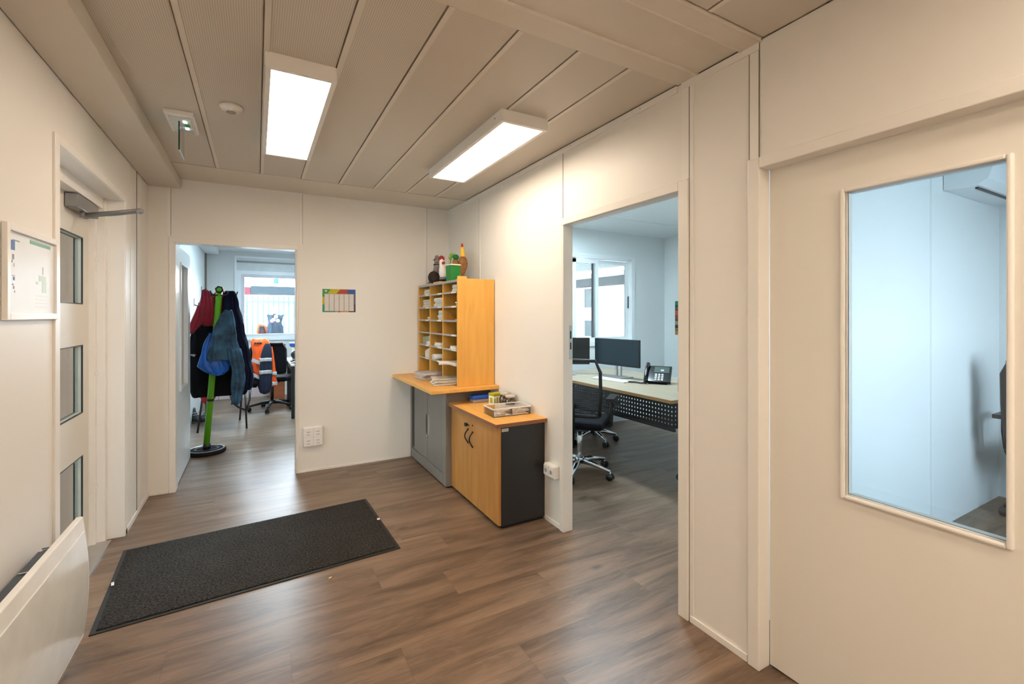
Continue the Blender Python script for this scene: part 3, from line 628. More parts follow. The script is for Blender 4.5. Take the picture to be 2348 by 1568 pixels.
def magazines(cx, cy, w, l, n, r0, label, mats):
    b = M(); zz = .8295
    for k in range(n):
        T = Matrix.Translation((cx+random.uniform(-.012, .012), cy+random.uniform(-.015, .015), zz)) @ Matrix.Rotation(r0+random.uniform(-.18, .18), 4, 'Z')
        h = random.uniform(.004, .008); b.box(-w/2, w/2, -l/2, l/2, 0, h, mats[k % len(mats)], T); zz += h+.0006
    return tag(b.build('magazine_pile'), label, 'magazines', 'mail in the sorter')
MPK = mat('pinkish_cover', (.62, .48, .44), .4, var=.2, scale=20); MGRP = mat('grey_print', (.55, .56, .62), .35, var=.3, scale=25)
magazines(1.43, 4.03, .30, .215, 9, .1, 'slanting pile of grey and pink magazines on the worktop at the far columns', [MPK, MPAPC, MGRP])
magazines(1.43, 3.64, .29, .205, 9, -.3, 'spread pile of cream papers on the worktop under the near column', [MPAPC, MPAPER, MPAPC])
b = M(); b.box(1.38, 1.40, 4.27, 4.33, .8295, .836, MPAPER); b.box(1.36, 1.40, 4.20, 4.40, .8295, .833, MPAPC); tag(b.build('paper_slip'), 'small paper slip on the worktop beside the back wall', 'paper')
# ================================================================ BEECH CABINET
w_ = tag(empty('beech_cabinet', (1.56, 3.08, 0)), 'low beech two door cabinet with charcoal side near the open doorway', 'cabinet')
bx, by0, by1 = 1.384, 2.662, 3.498
b = M(); b.box(bx+.018, XR-.003, by0, by1, .02, .670, MCHAR); b.build('carcass', w_, bevel=.0015)
b = M(); b.box(bx+.03, XR-.01, by0+.01, by1-.01, 0, .021, MBLK); b.build('plinth', w_)
b = M(); b.box(1.350, XR-.001, by0-.028, by1, .676, .700, MBEECHT); b.box(1.3485, 1.350, by0-.028, by1, .677, .699, MEDGE); b.box(1.350, XR-.001, by0-.0295, by0-.028, .677, .699, MEDGE); b.box(1.362, XR-.003, by0-.01, by1, .670, .676, MEDGE)
b.build('top_board', w_)
ym = 3.100
for n, (a, c) in enumerate(((by0+.002, ym-.0015), (ym+.0015, by1-.002))):
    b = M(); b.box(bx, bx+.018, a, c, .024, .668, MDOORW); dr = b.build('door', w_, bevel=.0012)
    y = ym-.032 if n == 0 else ym+.050; z0h, z1h = (.438, .555) if n == 0 else (.452, .560)
    pts = []
    for k in range(11):
        t = k/10; pts.append((bx-.022*math.sin(PI*t)-.002, y+(-.020 if n == 0 else .020)*0-.018*math.sin(PI*t)*(-1), z0h+(z1h-z0h)*t))
    hb = M(); hb.tube(pts, [.0065, .0055, .005, .005, .005, .005, .005, .005, .005, .0055, .0065], MBLK); hb.build('handle', dr)
    lk = M()
    if n == 1: lk.cyl((bx-.004, ym+.040, .592), (bx+.002, ym+.040, .592), .011, MCHROME); lk.cyl((bx-.022, ym+.040, .592), (bx-.004, ym+.040, .592), .004, MBLK); lk.box(bx-.034, bx-.018, ym+.030, ym+.058, .585, .608, MBLK); lk.build('lock', dr)
    else: lk.cyl((bx-.003, ym-.022, .598), (bx+.002, ym-.022, .598), .007, MBLK, seg=12); lk.build('lock', dr)
b = M(); b.box(bx+.022, bx+.072, by0-.0012, by0, .640, .660, mat('sticker', (.60, .68, .64), .4)); b.box(bx+.026, bx+.068, by0-.0015, by0-.001, .646, .649, MGREYL); b.box(bx+.026, bx+.06, by0-.0015, by0-.001, .652, .655, MGREYL); b.build('sticker', w_)
# ---- things on beech cabinet
TZ = .7005
def T2(x, y, z, rz=0): return Matrix.Translation((x, y, z)) @ Matrix.Rotation(rz, 4, 'Z')
MPLA = glass('clear_plastic', (.975, .965, .96), .10, .1)
cb = tag(empty('plastic_box', (1.575, 2.90, TZ), -.05), 'shallow clear plastic storage box on the beech cabinet top', 'box')
b = M(); 
def obox(b, x0, x1, y0, y1, z0, z1, t, m):   # open box
    b.box(x0, x1, y0, y1, z0, z0+t, m); b.box(x0, x0+t, y0, y1, z0+t, z1, m); b.box(x1-t, x1, y0, y1, z0+t, z1, m); b.box(x0+t, x1-t, y0, y0+t, z0+t, z1, m); b.box(x0+t, x1-t, y1-t, y1, z0+t, z1, m)
obox(b, -.145, .145, -.085, .085, 0, .052, .0025, MPLA); b.box(-.002, .002, -.082, .082, .003, .05, MPLA); b.build('tray', cb, bevel=.003, local=True)
b = M(); b.box(-.149, .149, -.089, .089, .052, .057, MPLA); b.frame('y', 0, 0, 0, 0, 0, 0, 0, MPLA) if False else None
b.box(-.149, .149, -.089, -.083, .050, .060, MWHITEP); b.box(-.149, .149, .083, .089, .050, .060, MWHITEP); b.box(-.149, -.143, -.083, .083, .050, .060, MWHITEP); b.box(.143, .149, -.083, .083, .050, .060, MWHITEP); b.build('lid', cb, bevel=.002, local=True)
b = M(); b.box(-.138, .138, -.078, .078, .003, .0045, MPAPER)
for k in range(16):
    x = random.uniform(-.125, .125); y = random.uniform(-.065, .065)
    T = T2(x, y, .004+.0022*(k % 12), random.uniform(0, 3)); b.box(-.03, .03, -.014, .014, 0, .012, random.choice([MPAPER, MPAPER, mat('tan_card', (.55, .40, .33), .7) if k == 0 else MPAPC]), T)
b.build('contents', cb, local=True)
bl = tag(empty('pencil_tin', (1.60, 3.395, TZ), 0), 'flat grey tin with a bright blue soft lid, under the worktop edge', 'tin')
b = M(); b.box(-.085, .085, -.035, .035, 0, .028, MGREYL); b.build('tin', bl, bevel=.004, local=True)
b = M(); b.box(-.09, .09, -.04, .04, .028, .060, mat('bright_blue', (.01, .10, .62), .45)); b.build('lid', bl, bevel=.012, local=True)
# green and white carton
gc = tag(empty('tea_carton', (1.665, 3.26, TZ), .15), 'small lime green and white carton on the beech cabinet beside the jars', 'carton')
MLIME = mat('lime_print', (.40, .44, .02), .45); 
b = M(); b.box(-.042, .042, -.035, .035, 0, .068, MPAPER); b.build('box', gc, bevel=.002, local=True)
b = M(); b.box(-.0425, .0425, -.0355, .0355, .066, .088, MLIME)
for (x0, x1, z0, z1) in ((-.036, -.024, .014, .05), (-.014, .000, .010, .058), (.012, .034, .016, .054)): b.box(x0, x1, -.0358, -.034, z0, z1, MLIME)
b.box(-.0428, -.041, -.02, .015, .01, .055, MLIME); b.build('printed_band', gc, bevel=.001, local=True)
# jars
MNUT = mat('brown_cones', (.17, .085, .035), .6, var=.5, scale=40)
MNUT2 = mat('pale_cones', (.48, .33, .19), .6, var=.4, scale=40)
def jar(x, y, r, h, label):
    j = tag(empty('storage_jar', (x, y, TZ), .4), label, 'jar', 'jars beside the carton')
    b = M(); pr = [(r*.92, 0), (r, .008), (r, h*.72), (r*.80, h*.86), (r*.78, h)]
    b.lathe(pr, MPLA); b.build('glass', j, local=True)
    b = M(); b.lathe([(r*.84, h), (r*.86, h+.003), (r*.86, h+.012), (r*.8, h+.016)], mat('jar_lid', (.55, .50, .44), .3) if 'jar_lid' not in bpy.data.materials else bpy.data.materials['jar_lid']); b.build('lid', j, local=True)
    b = M()
    for k in range(46):
        a = random.uniform(0, 2*PI); rr = r*.68*math.sqrt(random.random()); b.ell((rr*math.cos(a), rr*math.sin(a), .013+random.random()*h*.66), (.011, .011, .010), random.choice([MNUT, MNUT, MNUT2]), seg=8, rin=5)
    b.build('contents', j, local=True)
jar(1.690, 3.155, .040, .088, 'left glass jar filled with small brown cones, next to the carton')
jar(1.690, 3.062, .043, .082, 'right glass jar of brown cones, between carton and clear plastic box')
b = M(); b.box(1.60, 1.68, 3.18, 3.215, TZ, TZ+.008, mat('maroon_pen_case', (.12, .01, .02), .4)); tag(b.build('pen_case', bevel=.003), 'small dark red case lying before the lime carton', 'case')
# ---- things on top of the sorter
SZT = 1.6985
b = M(); b.box(1.42, 1.50, 3.47, 3.66, SZT, SZT+.012, MBEECHT) if False else None
b.box(1.412, 1.49, 3.428, 3.442, PZ1+.0065, PZ1+.024, MBEECHT); tag(b.build('wooden_strip'), 'short beech strip lying on the near end of the mail sorter', 'wood strip', 'offcuts on the sorter')
b = M(); b.box(1.412, 1.50, 3.86, 4.02, SZT, SZT+.010, MBEECHT); tag(b.build('wooden_strip'), 'beech strip lying on the mail sorter under the white hen figure', 'wood strip', 'offcuts on the sorter')
# grey bird
MGB = mat('grey_feathers', (.22, .18, .165), .8, var=.45, scale=60, bump=.6); MDB = mat('dark_plush', (.022, .012, .010), .85, bump=.6)
o = tag(empty('bird_figure', (1.51, 4.17, SZT), .0), 'grey feathered bird figure on top of the mail sorter, leftmost', 'figurine')
b = M(); b.ell((0, 0, .115), (.048, .05, .075), MGB); b.ell((-.005, 0, .18), (.034, .036, .045), MGB); b.ell((-.008, 0, .235), (.025, .025, .048), MGB); b.tube([(-.02, 0, .07), (-.06, .01, .04), (-.085, .015, .012)], [.018, .012, .008], MGB)
b.ell((-.008, 0, .190), (.035, .037, .011), MDB); b.build('body', o, local=True)
b = M(); b.cyl((-.028, -.004, .238), (-.056, -.014, .230), .007, MDB, r1=.001, seg=8); b.build('beak', o, local=True)
b = M(); b.cyl((-.015, -.01, 0), (-.008, 0, .045), .006, MDB, seg=8); b.cyl((.02, -.01, 0), (.012, 0, .045), .006, MDB, seg=8); b.build('feet', o, local=True)
o = tag(empty('dark_pouch', (1.475, 4.06, SZT), .1), 'rounded dark brown and black plush pouch beside the grey bird', 'pouch')
b = M(); b.ell((-.03, .03, .060), (.055, .05, .060), MDB, seg=24); b.ell((.045, -.04, .055), (.052, .05, .055), mat('black_plush', (.008, .010, .009), .85, bump=.6)); b.ell((.005, 0, .04), (.07, .05, .04), MDB); b.build('body', o, local=True)
# white hen
MWF = mat('white_feathers', (.72, .70, .70), .7, var=.06, scale=40, bump=.4); MRC = mat('red_comb', (.30, .008, .012), .5)
o = tag(empty('hen_figure', (1.470, 3.925, SZT+.010), 0), 'white hen figure with red comb on top of the mail sorter', 'figurine')
b = M(); b.rings([[(cx_+rx*math.cos(2*PI*k/18), rx*.9*math.sin(2*PI*k/18), z) for k in range(18)] for z, rx, cx_ in ((.03, .012, 0), (.04, .026, .002), (.07, .036, .002), (.105, .033, -.002), (.14, .024, -.008), (.165, .020, -.012), (.185, .021, -.012), (.20, .016, -.012), (.208, .006, -.012))], MWF); b.build('body', o, local=True)
b = M()
for k in range(4): b.ell((-.028+k*.011, -.004, .214+.007*math.sin(k*1.1)), (.011, .008, .018), MRC, seg=10, rin=8)
b.ell((.004, -.018, .172), (.010, .007, .013), MRC, seg=10, rin=8); b.ell((-.008, -.019, .168), (.009, .006, .014), MRC, seg=10, rin=8); b.build('comb', o, local=True)
b = M(); b.lathe([(.03, .022), (.032, .034), (.028, .044)], mat('blue_grey_cloth', (.20, .26, .32), .8), (0, 0, 0)); b.build('skirt', o, local=True)
b = M(); b.ell((-.012, -.008, .012), (.012, .014, .012), MDB); b.ell((.014, -.008, .012), (.012, .014, .012), MDB); b.build('feet', o, local=True)
# green pot with lid
MGP = mat('green_pot', (.005, .20, .025), .4)
o = tag(empty('green_pot', (1.487, 3.720, SZT), .15), 'bright green square-sided pot with white lid on the mail sorter', 'pot')
b = M(); b.rings([[(s*(.044+.004*t)*a, s*(.044+.004*t)*c, .135*t) for a, c in ((-1, -1), (1, -1), (1, 1), (-1, 1))] for s, t in ((1, 0), (1, .5), (1.02, 1))], MGP, smooth=False); b.build('body', o, bevel=.006, local=True)
b = M(); b.box(-.051, .051, -.051, .051, .136, .150, mat('pale_lid', (.62, .68, .52), .4)); b.build('lid', o, bevel=.004, local=True)
o = tag(empty('artificial_sprig', (1.56, 3.965, SZT), 0), 'light green leafy sprig standing between hen figure and green pot', 'plant')
ML_ = mat('light_green_leaf', (.20, .42, .03), .5)
b = M(); b.tube([(0, 0, 0), (0, 0, .12), (.002, 0, .22)], .0035, mat('stem_brown', (.25, .13, .05), .6)); b.build('stem', o, local=True)
b = M()
for k in range(16):
    a = random.uniform(-.9, .9); l = random.uniform(.04, .085); b0 = Vector((.002, 0, .205+.02*random.random())); t1 = b0+Vector((math.sin(a)*l*.7, random.uniform(-.02, .02), l*math.cos(a*.7)))
    m1 = (b0+t1)/2; b.ell((0, 0, 0), (.009, .003, l/2), ML_, seg=8, rin=6, T=Matrix.Translation(m1) @ (t1-b0).to_track_quat('Z', 'Y').to_matrix().to_4x4())
b.build('leaves', o, local=True)
# rubber chicken and brown plush
MYC = mat('yellow_rubber', (.80, .50, .06), .4); MBF = mat('brown_plush', (.27, .12, .035), .8, var=.3, scale=50, bump=.5)
o = tag(empty('rubber_chicken', (1.625, 3.84, SZT), 0), 'tall toy chicken with yellow neck and red tip at the near end of the sorter', 'toy')
def prl(ps, sq=.8): return [[(cx_+r*math.cos(2*PI*k/18), r*sq*math.sin(2*PI*k/18), z) for k in range(18)] for z, r, cx_ in ps]
b = M(); b.rings(prl(((0, .018, 0), (.02, .014, 0), (.07, .014, .002), (.10, .024, .004), (.14, .038, .006), (.18, .042, .008), (.215, .037, .006), (.238, .027, .004))), MBF); b.build('body', o, local=True)
b = M(); b.rings(prl(((.236, .027, .004), (.25, .024, .003), (.28, .022, .0), (.31, .020, -.002), (.325, .015, -.004))), MYC); b.build('neck', o, local=True)
b = M(); b.ell((-.003, 0, .340), (.011, .010, .020), mat('red_tip', (.55, .01, .02), .4)); b.build('comb', o, local=True)
o = tag(empty('duck_toy', (1.600, 3.90, SZT+.0), 0), 'small brown plush duck with green head leaning on the toy chicken', 'toy')
b = M(); b.rings(prl(((0.001, .012, .0), (.06, .013, -.002), (.11, .018, -.006), (.14, .028, -.010), (.18, .034, -.014), (.205, .028, -.016), (.22, .018, -.016))), MBF); b.build('body', o, local=True)
b = M(); b.ell((-.016, -.004, .238), (.029, .027, .026), mat('green_plush', (.005, .17, .03), .7, bump=.4)); b.build('head', o, local=True)

# ================================================================ OFFICE CONTENT
def at(u, v, y):
    a = (u-1174)/F; dy = CS-a*SN; t = y/dy
    return Vector((t*(SN+a*CS), y, CAMZ+t*(HZ-v)/F))
def garment(b, rows, m, folds=5, amp=.012, seed=0, n=44, y_sag=0):
    """rows: (z, x_left, x_right, y_centre, half_thickness), lofted into a hanging cloth volume with vertical folds"""
    rnd = random.Random(seed); ph = [rnd.uniform(0, 6) for _ in range(4)]
    # refine rows
    R = []
    for a, c in zip(rows[:-1], rows[1:]):
        for k in range(4):
            t = k/4; R.append(tuple(a[i]*(1-t)+c[i]*t for i in range(5)))
    R.append(rows[-1]); rs = []
    for i, (z, xl, xr, yc, th) in enumerate(R):
        cx_, hw = (xl+xr)/2, (xr-xl)/2; r = []
        for k in range(n):
            t = 2*PI*k/n; c, s = math.cos(t), math.sin(t)
            x = cx_+hw*(abs(c)**.8)*(1 if c > 0 else -1); y = yc+th*(abs(s)**.7)*(1 if s > 0 else -1)
            f = math.sin(folds*PI*(x-cx_)/max(hw, .02)+ph[0]+z*3)*.6+math.sin(folds*1.7*PI*(x-cx_)/max(hw, .02)+ph[1]-z*5)*.4
            y += amp*f*(.3+.7*abs(s)); x += amp*.5*math.sin(z*23+ph[2]+k*.2)
            r.append((x, y, z+.4*amp*math.sin(t*3+ph[3])))
        rs.append(r)
    b.rings(rs, m)
def rows_px(y, L):  # L: (v, uL, uR, th) at distance y
    out = []
    for v, ul, ur, th in L:
        a = at(ul, v, y); c = at(ur, v, y); out.append(((a.z+c.z)/2, a.x, c.x, y, th))
    return out
stn = tag(empty('coat_stand', (-.45, 5.62, 0)), 'leaning green coat stand with round black base, loaded with jackets', 'coat stand')
b = M(); b.lathe([(.165, 0), (.172, .012), (.172, .030), (.160, .040), (.02, .040)], mat('matt_black_base', (.010, .010, .011), .75, spec=.15), (-.45, 5.62, 0), seg=40)
b.build('base', stn)
b = M(); b.rings([[(-.45+r*math.cos(2*PI*k/40), 5.62+r*math.sin(2*PI*k/40), z) for k in range(40)] for r, z in ((.156, .040), (.160, .043), (.150, .0445), (.146, .0405))], mat('silver_ring', (.50, .52, .54), .3, metal=.5), True, False); b.rings([[(-.45+r*math.cos(2*PI*k/40), 5.62+r*math.sin(2*PI*k/40), z) for k in range(40)] for r, z in ((.110, .040), (.106, .047), (.095, .047), (.09, .040))], MBLK, True, False); b.build('base_ring', stn)
b = M(); b.cyl((-.449, 5.62, .04), (-.446, 5.62, .09), .034, MBLK); b.build('socket', stn)
top = Vector((-.338, 5.60, 1.655)); bot = Vector((-.452, 5.62, .06))
b = M(); b.cyl(bot, top, .029, MGREEN, r1=.029, seg=20); b.build('pole', stn)
mid = bot.lerp(top, .30)
b = M(); b.cyl(bot.lerp(top, .293), bot.lerp(top, .307), .034, MBLK); b.build('collar', stn)
b = M(); b.cyl(top+Vector((0, -.03, .015)), top+Vector((0, .03, .015)), .040, MBLK, seg=6); b.cyl(top+Vector((0, -.036, .015)), top+Vector((0, -.03, .015)), .022, MGREEN, seg=12); b.build('finial', stn)
for (dx, dy) in ((-.15, .02), (.16, .02), (-.07, -.10), (.08, -.12), (0, .14)):
    b = M(); b.tube([top+Vector((0, 0, -.04)), top+Vector((dx*.5, dy*.5, -.045)), top+Vector((dx*.95, dy*.95, -.03)), top+Vector((dx, dy, 0))], .007, MBLK, seg=8); b.build('hook', stn)
MRED = mat('crimson_fabric', (.24, .003, .020), .8, var=.15, scale=9, bump=.5, bscale=30, sheen=.2)
MRED2 = mat('bright_red_fabric', (.48, .012, .008), .8, var=.12, scale=9, bump=.5, bscale=30)
MBKF = mat('black_fabric', (.0045, .005, .0075), .9, var=.25, scale=9, bump=.5, bscale=30, spec=.2)
MNAV = mat('navy_fabric', (.004, .006, .022), .9, var=.3, scale=7, bump=.5, bscale=30, spec=.2)
MDEN = mat('denim_fabric', (.022, .068, .125), .8, var=.75, scale=11, bump=.6, bscale=50)
MBLU = mat('blue_bag_plastic', (.008, .11, .52), .35, var=.35, scale=7, bump=.8, bscale=14)
MORG = mat('hi_vis_orange', (.95, .115, .008), .6, var=.08, scale=9, bump=.4, bscale=30)
MREFL = mat('reflective_tape', (.52, .52, .54), .35)
c_ = tag(empty('black_coat', (-.40, 5.74, .45)), 'large black coat hanging low behind the coat stand pole', 'coat')
b = M(); garment(b, rows_px(5.78, [(735, 455, 500, .03), (760, 436, 520, .06), (800, 433, 545, .08), (850, 434, 560, .09), (890, 434, 566, .09), (902, 441, 566, .08), (906, 445, 564, .07)]), MBKF, 5, .016, 2); b.build('body', c_)
c_ = tag(empty('red_jacket', (-.52, 5.62, 1.25)), 'crimson jacket hanging on the left of the coat stand', 'jacket')
b = M(); garment(b, rows_px(5.64, [(664, 466, 474, .02), (670, 462, 486, .04), (690, 457, 492, .055), (715, 452, 493, .06), (740, 455, 492, .06), (747, 468, 490, .055)]), MRED, 4, .012, 5); b.build('body', c_)
b = M(); garment(b, rows_px(5.58, [(700, 452, 466, .03), (722, 444, 467, .035), (742, 437, 462, .035), (760, 433, 447, .03), (766, 433, 440, .025)]), MRED, 3, .008, 8); b.build('sleeve', c_)
c_ = tag(empty('red_fleece', (-.36, 5.68, 1.4)), 'bright red garment showing behind the top of the green pole', 'jacket')
b = M(); garment(b, rows_px(5.70, [(666, 498, 514, .02), (674, 490, 518, .03), (700, 488, 520, .04), (740, 486, 520, .04)]), MRED2, 4, .008, 3); b.build('body', c_)
c_ = tag(empty('navy_coat', (-.18, 5.60, .85)), 'long dark navy coat hanging on the right of the coat stand', 'coat')
b = M(); garment(b, rows_px(5.62, [(668, 519, 537, .02), (676, 514, 542, .045), (710, 508, 551, .07), (760, 512, 562, .08), (810, 530, 573, .08), (850, 536, 580, .08), (886, 540, 580, .07), (893, 548, 574, .06)]), MNAV, 5, .016, 9); b.build('body', c_)
c_ = tag(empty('denim_jacket', (-.26, 5.42, .55)), 'blue denim jacket with long hanging sleeve at the front of the coat stand', 'jacket')
b = M(); garment(b, rows_px(5.44, [(711, 514, 531, .02), (720, 504, 536, .035), (760, 488, 540, .05), (800, 478, 548, .055), (818, 476, 553, .055), (826, 480, 555, .05)]), MDEN, 6, .016, 4); b.build('body', c_)
b = M(); garment(b, rows_px(5.40, [(800, 520, 552, .035), (840, 530, 561, .04), (875, 530, 562, .038), (905, 530, 556, .035), (926, 529, 550, .033)]), MDEN, 3, .010, 6); b.build('sleeve', c_)
c_ = tag(empty('blue_bag', (-.35, 5.48, .8)), 'crumpled bright blue plastic bag hanging under the denim jacket', 'bag')
b = M(); garment(b, rows_px(5.49, [(765, 478, 492, .02), (790, 468, 510, .04), (820, 455, 522, .06), (838, 453, 526, .065), (850, 470, 524, .055), (859, 488, 512, .03)]), MBLU, 4, .018, 11); b.build('body', c_)
# orange garment low behind stand
c_ = tag(empty('orange_vest', (-.50, 6.6, .4)), 'small orange high visibility vest hanging from the chair behind the green pole', 'vest')
b = M(); garment(b, rows_px(6.55, [(896, 459, 492, .03), (905, 459, 497, .04), (915, 463, 492, .04), (925, 467, 482, .03)]), MRED2, 3, .012, 4); b.build('body', c_)
# boots
for k, (u, lab) in enumerate(((449, 'black work shoe with grey sole edge by the office wall, left one of the pair'), (474, 'black work shoe partly behind the green pole, right one of the pair'))):
    q_ = at(u, 958, 7.3); s_ = tag(empty('work_shoe', (q_.x, 7.3, 0), .3 if k == 0 else -.2), lab, 'shoe', 'pair of work shoes')
    b = M(); b.rings([[(w*math.cos(2*PI*j/14)*.5, yy, .018+hh/2+hh/2*math.sin(2*PI*j/14)) for j in range(14)] for yy, w, hh in ((-.15, .03, .03), (-.13, .075, .06), (-.08, .10, .075), (-.02, .10, .10), (.05, .085, .15), (.10, .08, .16), (.13, .05, .13))], MBLK); b.build('upper', s_, local=True)
    b = M(); b.prism([(.05*math.cos(2*PI*j/18), .145*math.sin(2*PI*j/18)) for j in range(18)], 'z', 0, .024, mat('shoe_sole_%d' % k, (.25, .25, .26), .6)); b.build('sole', s_, local=True)
    b = M(); b.box(-.042, .042, -.06, -.045, .10, .106, MREFL); b.box(-.042, .042, -.03, -.018, .122, .128, MREFL); b.build('laces', s_, local=True)
# visitor chair behind stand
vc = tag(empty('visitor_chair', (-.35, 6.85, 0), 0), 'black tubular visitor chair behind the coat stand, mostly hidden', 'chair')
b = M(); b.box(-.23, .23, -.22, .22, .44, .50, MBKF); b.build('seat', vc, bevel=.02, local=True)
b = M(); b.box(-.22, .22, .20, .25, .58, .86, MBKF); b.build('backrest', vc, bevel=.02, local=True)
for (x, y, fx, fy) in ((-.22, -.20, -.27, -.24), (.22, -.20, .24, -.28), (-.22, .20, -.22, .26), (.18, .20, .15, .30)):
    b = M(); b.tube([(x, y, .45), (fx, fy, .0)], .011, MBLK, seg=8); b.build('leg', vc, local=True)
b = M(); b.tube([(.06, -.23, .44), (.09, -.24, .33), (.15, -.25, .27), (.235, -.25, .22)], .012, MBLK, seg=8); b.tube([(.235, -.25, .22), (.27, -.2, .34), (.275, -.12, .50)], .012, MBLK, seg=8); b.build('brace', vc, local=True)
b = M(); b.tube([(.23, -.1, .50), (.27, -.12, .52), (.27, .1, .64), (.24, .22, .66)], .014, MBLK, seg=8); b.build('armrest', vc, local=True)

# swivel chair maker
def swivel_chair(loc, rz, label, base_m=MBLK, seat_m=MBKF, back='mesh', seat_h=.48, back_top=1.0, arms=True, r=.30, group=None):
    c = tag(empty('office_chair', loc, rz, local=True), label, 'chair', group)
    c['_o'] = (0., 0., 0.)
    b = M()
    for k in range(5):
        a = 2*PI*k/5+.3; p = Vector((math.cos(a), math.sin(a), 0)); b.tube([(0, 0, .115), p*.12+Vector((0, 0, .112)), p*r+Vector((0, 0, .075))], [.030, .024, .014], base_m, seg=8)
    b.lathe([(.035, .09), (.04, .10), (.04, .14), (.03, .15)], base_m, (0, 0, 0), seg=16); bs = b.build('star_base', c, local=True)
    for k in range(5):
        a = 2*PI*k/5+.3; p = Vector((math.cos(a)*r, math.sin(a)*r, 0)); q_ = Vector((-math.sin(a), math.cos(a), 0))
        g = M(); g.cyl(p+Vector((0, 0, .03))-q_*.024, p+Vector((0, 0, .03))-q_*.006, .029, MBLK, seg=14); g.cyl(p+Vector((0, 0, .03))+q_*.006, p+Vector((0, 0, .03))+q_*.024, .029, MBLK, seg=14); g.cyl(p+Vector((0, 0, .03)), p+Vector((0, 0, .075)), .008, base_m, seg=8); g.build('caster', bs, local=True)
    b = M(); b.cyl((0, 0, .14), (0, 0, seat_h-.05), .022, MCHROME if base_m is MCHROME else MBLK); b.box(-.10, .10, -.12, .12, seat_h-.07, seat_h-.035, MBLK); b.build('gas_lift', c, local=True)
    b = M(); b.box(-.24, .24, -.23, .23, seat_h-.035, seat_h+.035, seat_m); b.build('seat', c, bevel=.03, local=True)
    if back:
        zb = seat_h+.10; w = .22
        pts = [(-w, .24, zb)]+[(-w-.01, .24+.03*t, zb+(back_top-zb)*t) for t in (.4, .8)]+[(-w+.03, .275, back_top), (w-.03, .275, back_top)]+[(w+.01, .24+.03*t, zb+(back_top-zb)*t) for t in (.8, .4)]+[(w, .24, zb), (w-.05, .235, zb-.01), (-w+.05, .235, zb-.01), (-w, .24, zb)]
        b = M(); b.tube(pts, .015, MBLK, seg=8); b.tube([(0, .10, seat_h-.05), (0, .27, seat_h-.03), (0, .285, zb+.05), (0, .27, zb+.12)], .02, MBLK, seg=8); bk = b.build('backrest', c, local=True)
        if back == 'mesh':
            g = M(); n1 = 13
            for k in range(n1): z = zb+.015+(back_top-zb-.03)*k/(n1-1)*.45; g.box(-w, w, .235, .243, z, z+.008, MBLK)
            for k in range(24): x = -w+2*w*k/23; g.box(x-.0015, x+.0015, .238, .242, zb, zb+(back_top-zb)*.5, MBLK)
            g.build('mesh', bk, local=True)
        else:
            g = M(); g.box(-w, w, .225, .262, zb, back_top-.01, back); g.build('cushion', bk, bevel=.012, local=True)
    if arms:
        for s in (-1, 1):
            g = M(); g.tube([(s*.20, 0, seat_h-.05), (s*.28, 0, seat_h-.02), (s*.285, .02, seat_h+.10), (s*.285, .02, seat_h+.20)], .015, MBLK, seg=8); g.box(s*.285-.035, s*.285+.035, -.14, .12, seat_h+.20, seat_h+.228, MBLK); g.build('armrest', c, local=True)
    return c
# office chair with hi-vis jacket
swivel_chair((.20, 7.72, 0), PI*.93, 'black swivel chair in the far office with an orange work jacket over it', back=MBKF, back_top=1.0, seat_h=.47)
for q_ in ():
    pass
hj = tag(empty('hi_vis_jacket', (.10, 7.42, .35)), 'orange and navy high visibility jacket hung over the office chair back', 'jacket')
MNV2 = mat('navy_workwear', (.010, .016, .040), .8, var=.2, scale=9, bump=.4, bscale=30)
yj = 7.36
b = M(); garment(b, rows_px(yj, [(777, 579, 612, .03), (783, 576, 617, .05), (800, 577, 620, .06), (825, 578, 618, .06), (850, 580, 612, .06), (866, 590, 608, .05)]), MORG, 3, .014, 3); jb = b.build('body', hj)
b = M(); garment(b, rows_px(yj-.03, [(866, 582, 620, .04), (880, 590, 622, .05), (898, 594, 618, .05), (902, 600, 614, .045)]), MNV2, 3, .010, 3); b.build('lower_body', hj)
b = M(); garment(b, rows_px(yj-.085, [(788, 608, 618, .02), (795, 604, 622, .03), (820, 597, 624, .035), (850, 595, 624, .035), (880, 594, 624, .035), (900, 597, 618, .03)]), MNV2, 3, .008, 5); sl = b.build('sleeve', hj)
for (v0, v1) in ((820.5, 828.5), (848.5, 857)):
    b = M(); garment(b, rows_px(yj-.086, [(v0, 594.5, 623.5, .040), (v1, 594.5, 623.5, .040)]), MREFL, 3, .006, 5); b.build('reflective_band', sl)
b = M(); garment(b, rows_px(yj-.02, [(795, 620, 624, .02), (815, 621, 628, .025), (850, 621, 632, .03), (886, 620, 636, .03)]), MORG, 2, .006, 7); s2 = b.build('sleeve', hj)
b = M(); garment(b, rows_px(yj-.022, [(852, 619.5, 634, .034), (860, 619.5, 636, .034)]), MREFL, 2, .004, 7); b.build('reflective_band', s2)
b = M(); garment(b, rows_px(yj-.022, [(875, 619, 636, .034), (883, 619, 636, .034)]), MREFL, 2, .004, 7); b.build('reflective_band', s2)
b = M(); a0 = at(583, 825, yj-.066); a1 = at(592, 833, yj-.066)
T = Matrix.Translation(at(588, 829, yj-.075)) @ Matrix.Rotation(.5, 4, 'Y'); b.box(-.06, .055, -.006, .006, -.022, .022, MREFL, T); T = Matrix.Translation(at(587, 862, yj-.07)) @ Matrix.Rotation(.6, 4, 'Y'); b.box(-.06, .06, -.006, .006, -.02, .02, MREFL, T); b.build('reflective_band', jb)
b = M(); 
for (u, w) in ((583, .02), (588, .03), (594, .035)): p_ = at(u, 787, yj-.062); b.box(p_.x, p_.x+w, p_.y-.004, p_.y+.006, p_.z-.012, p_.z+.012, MCHAR)
b.build('lettering', jb)
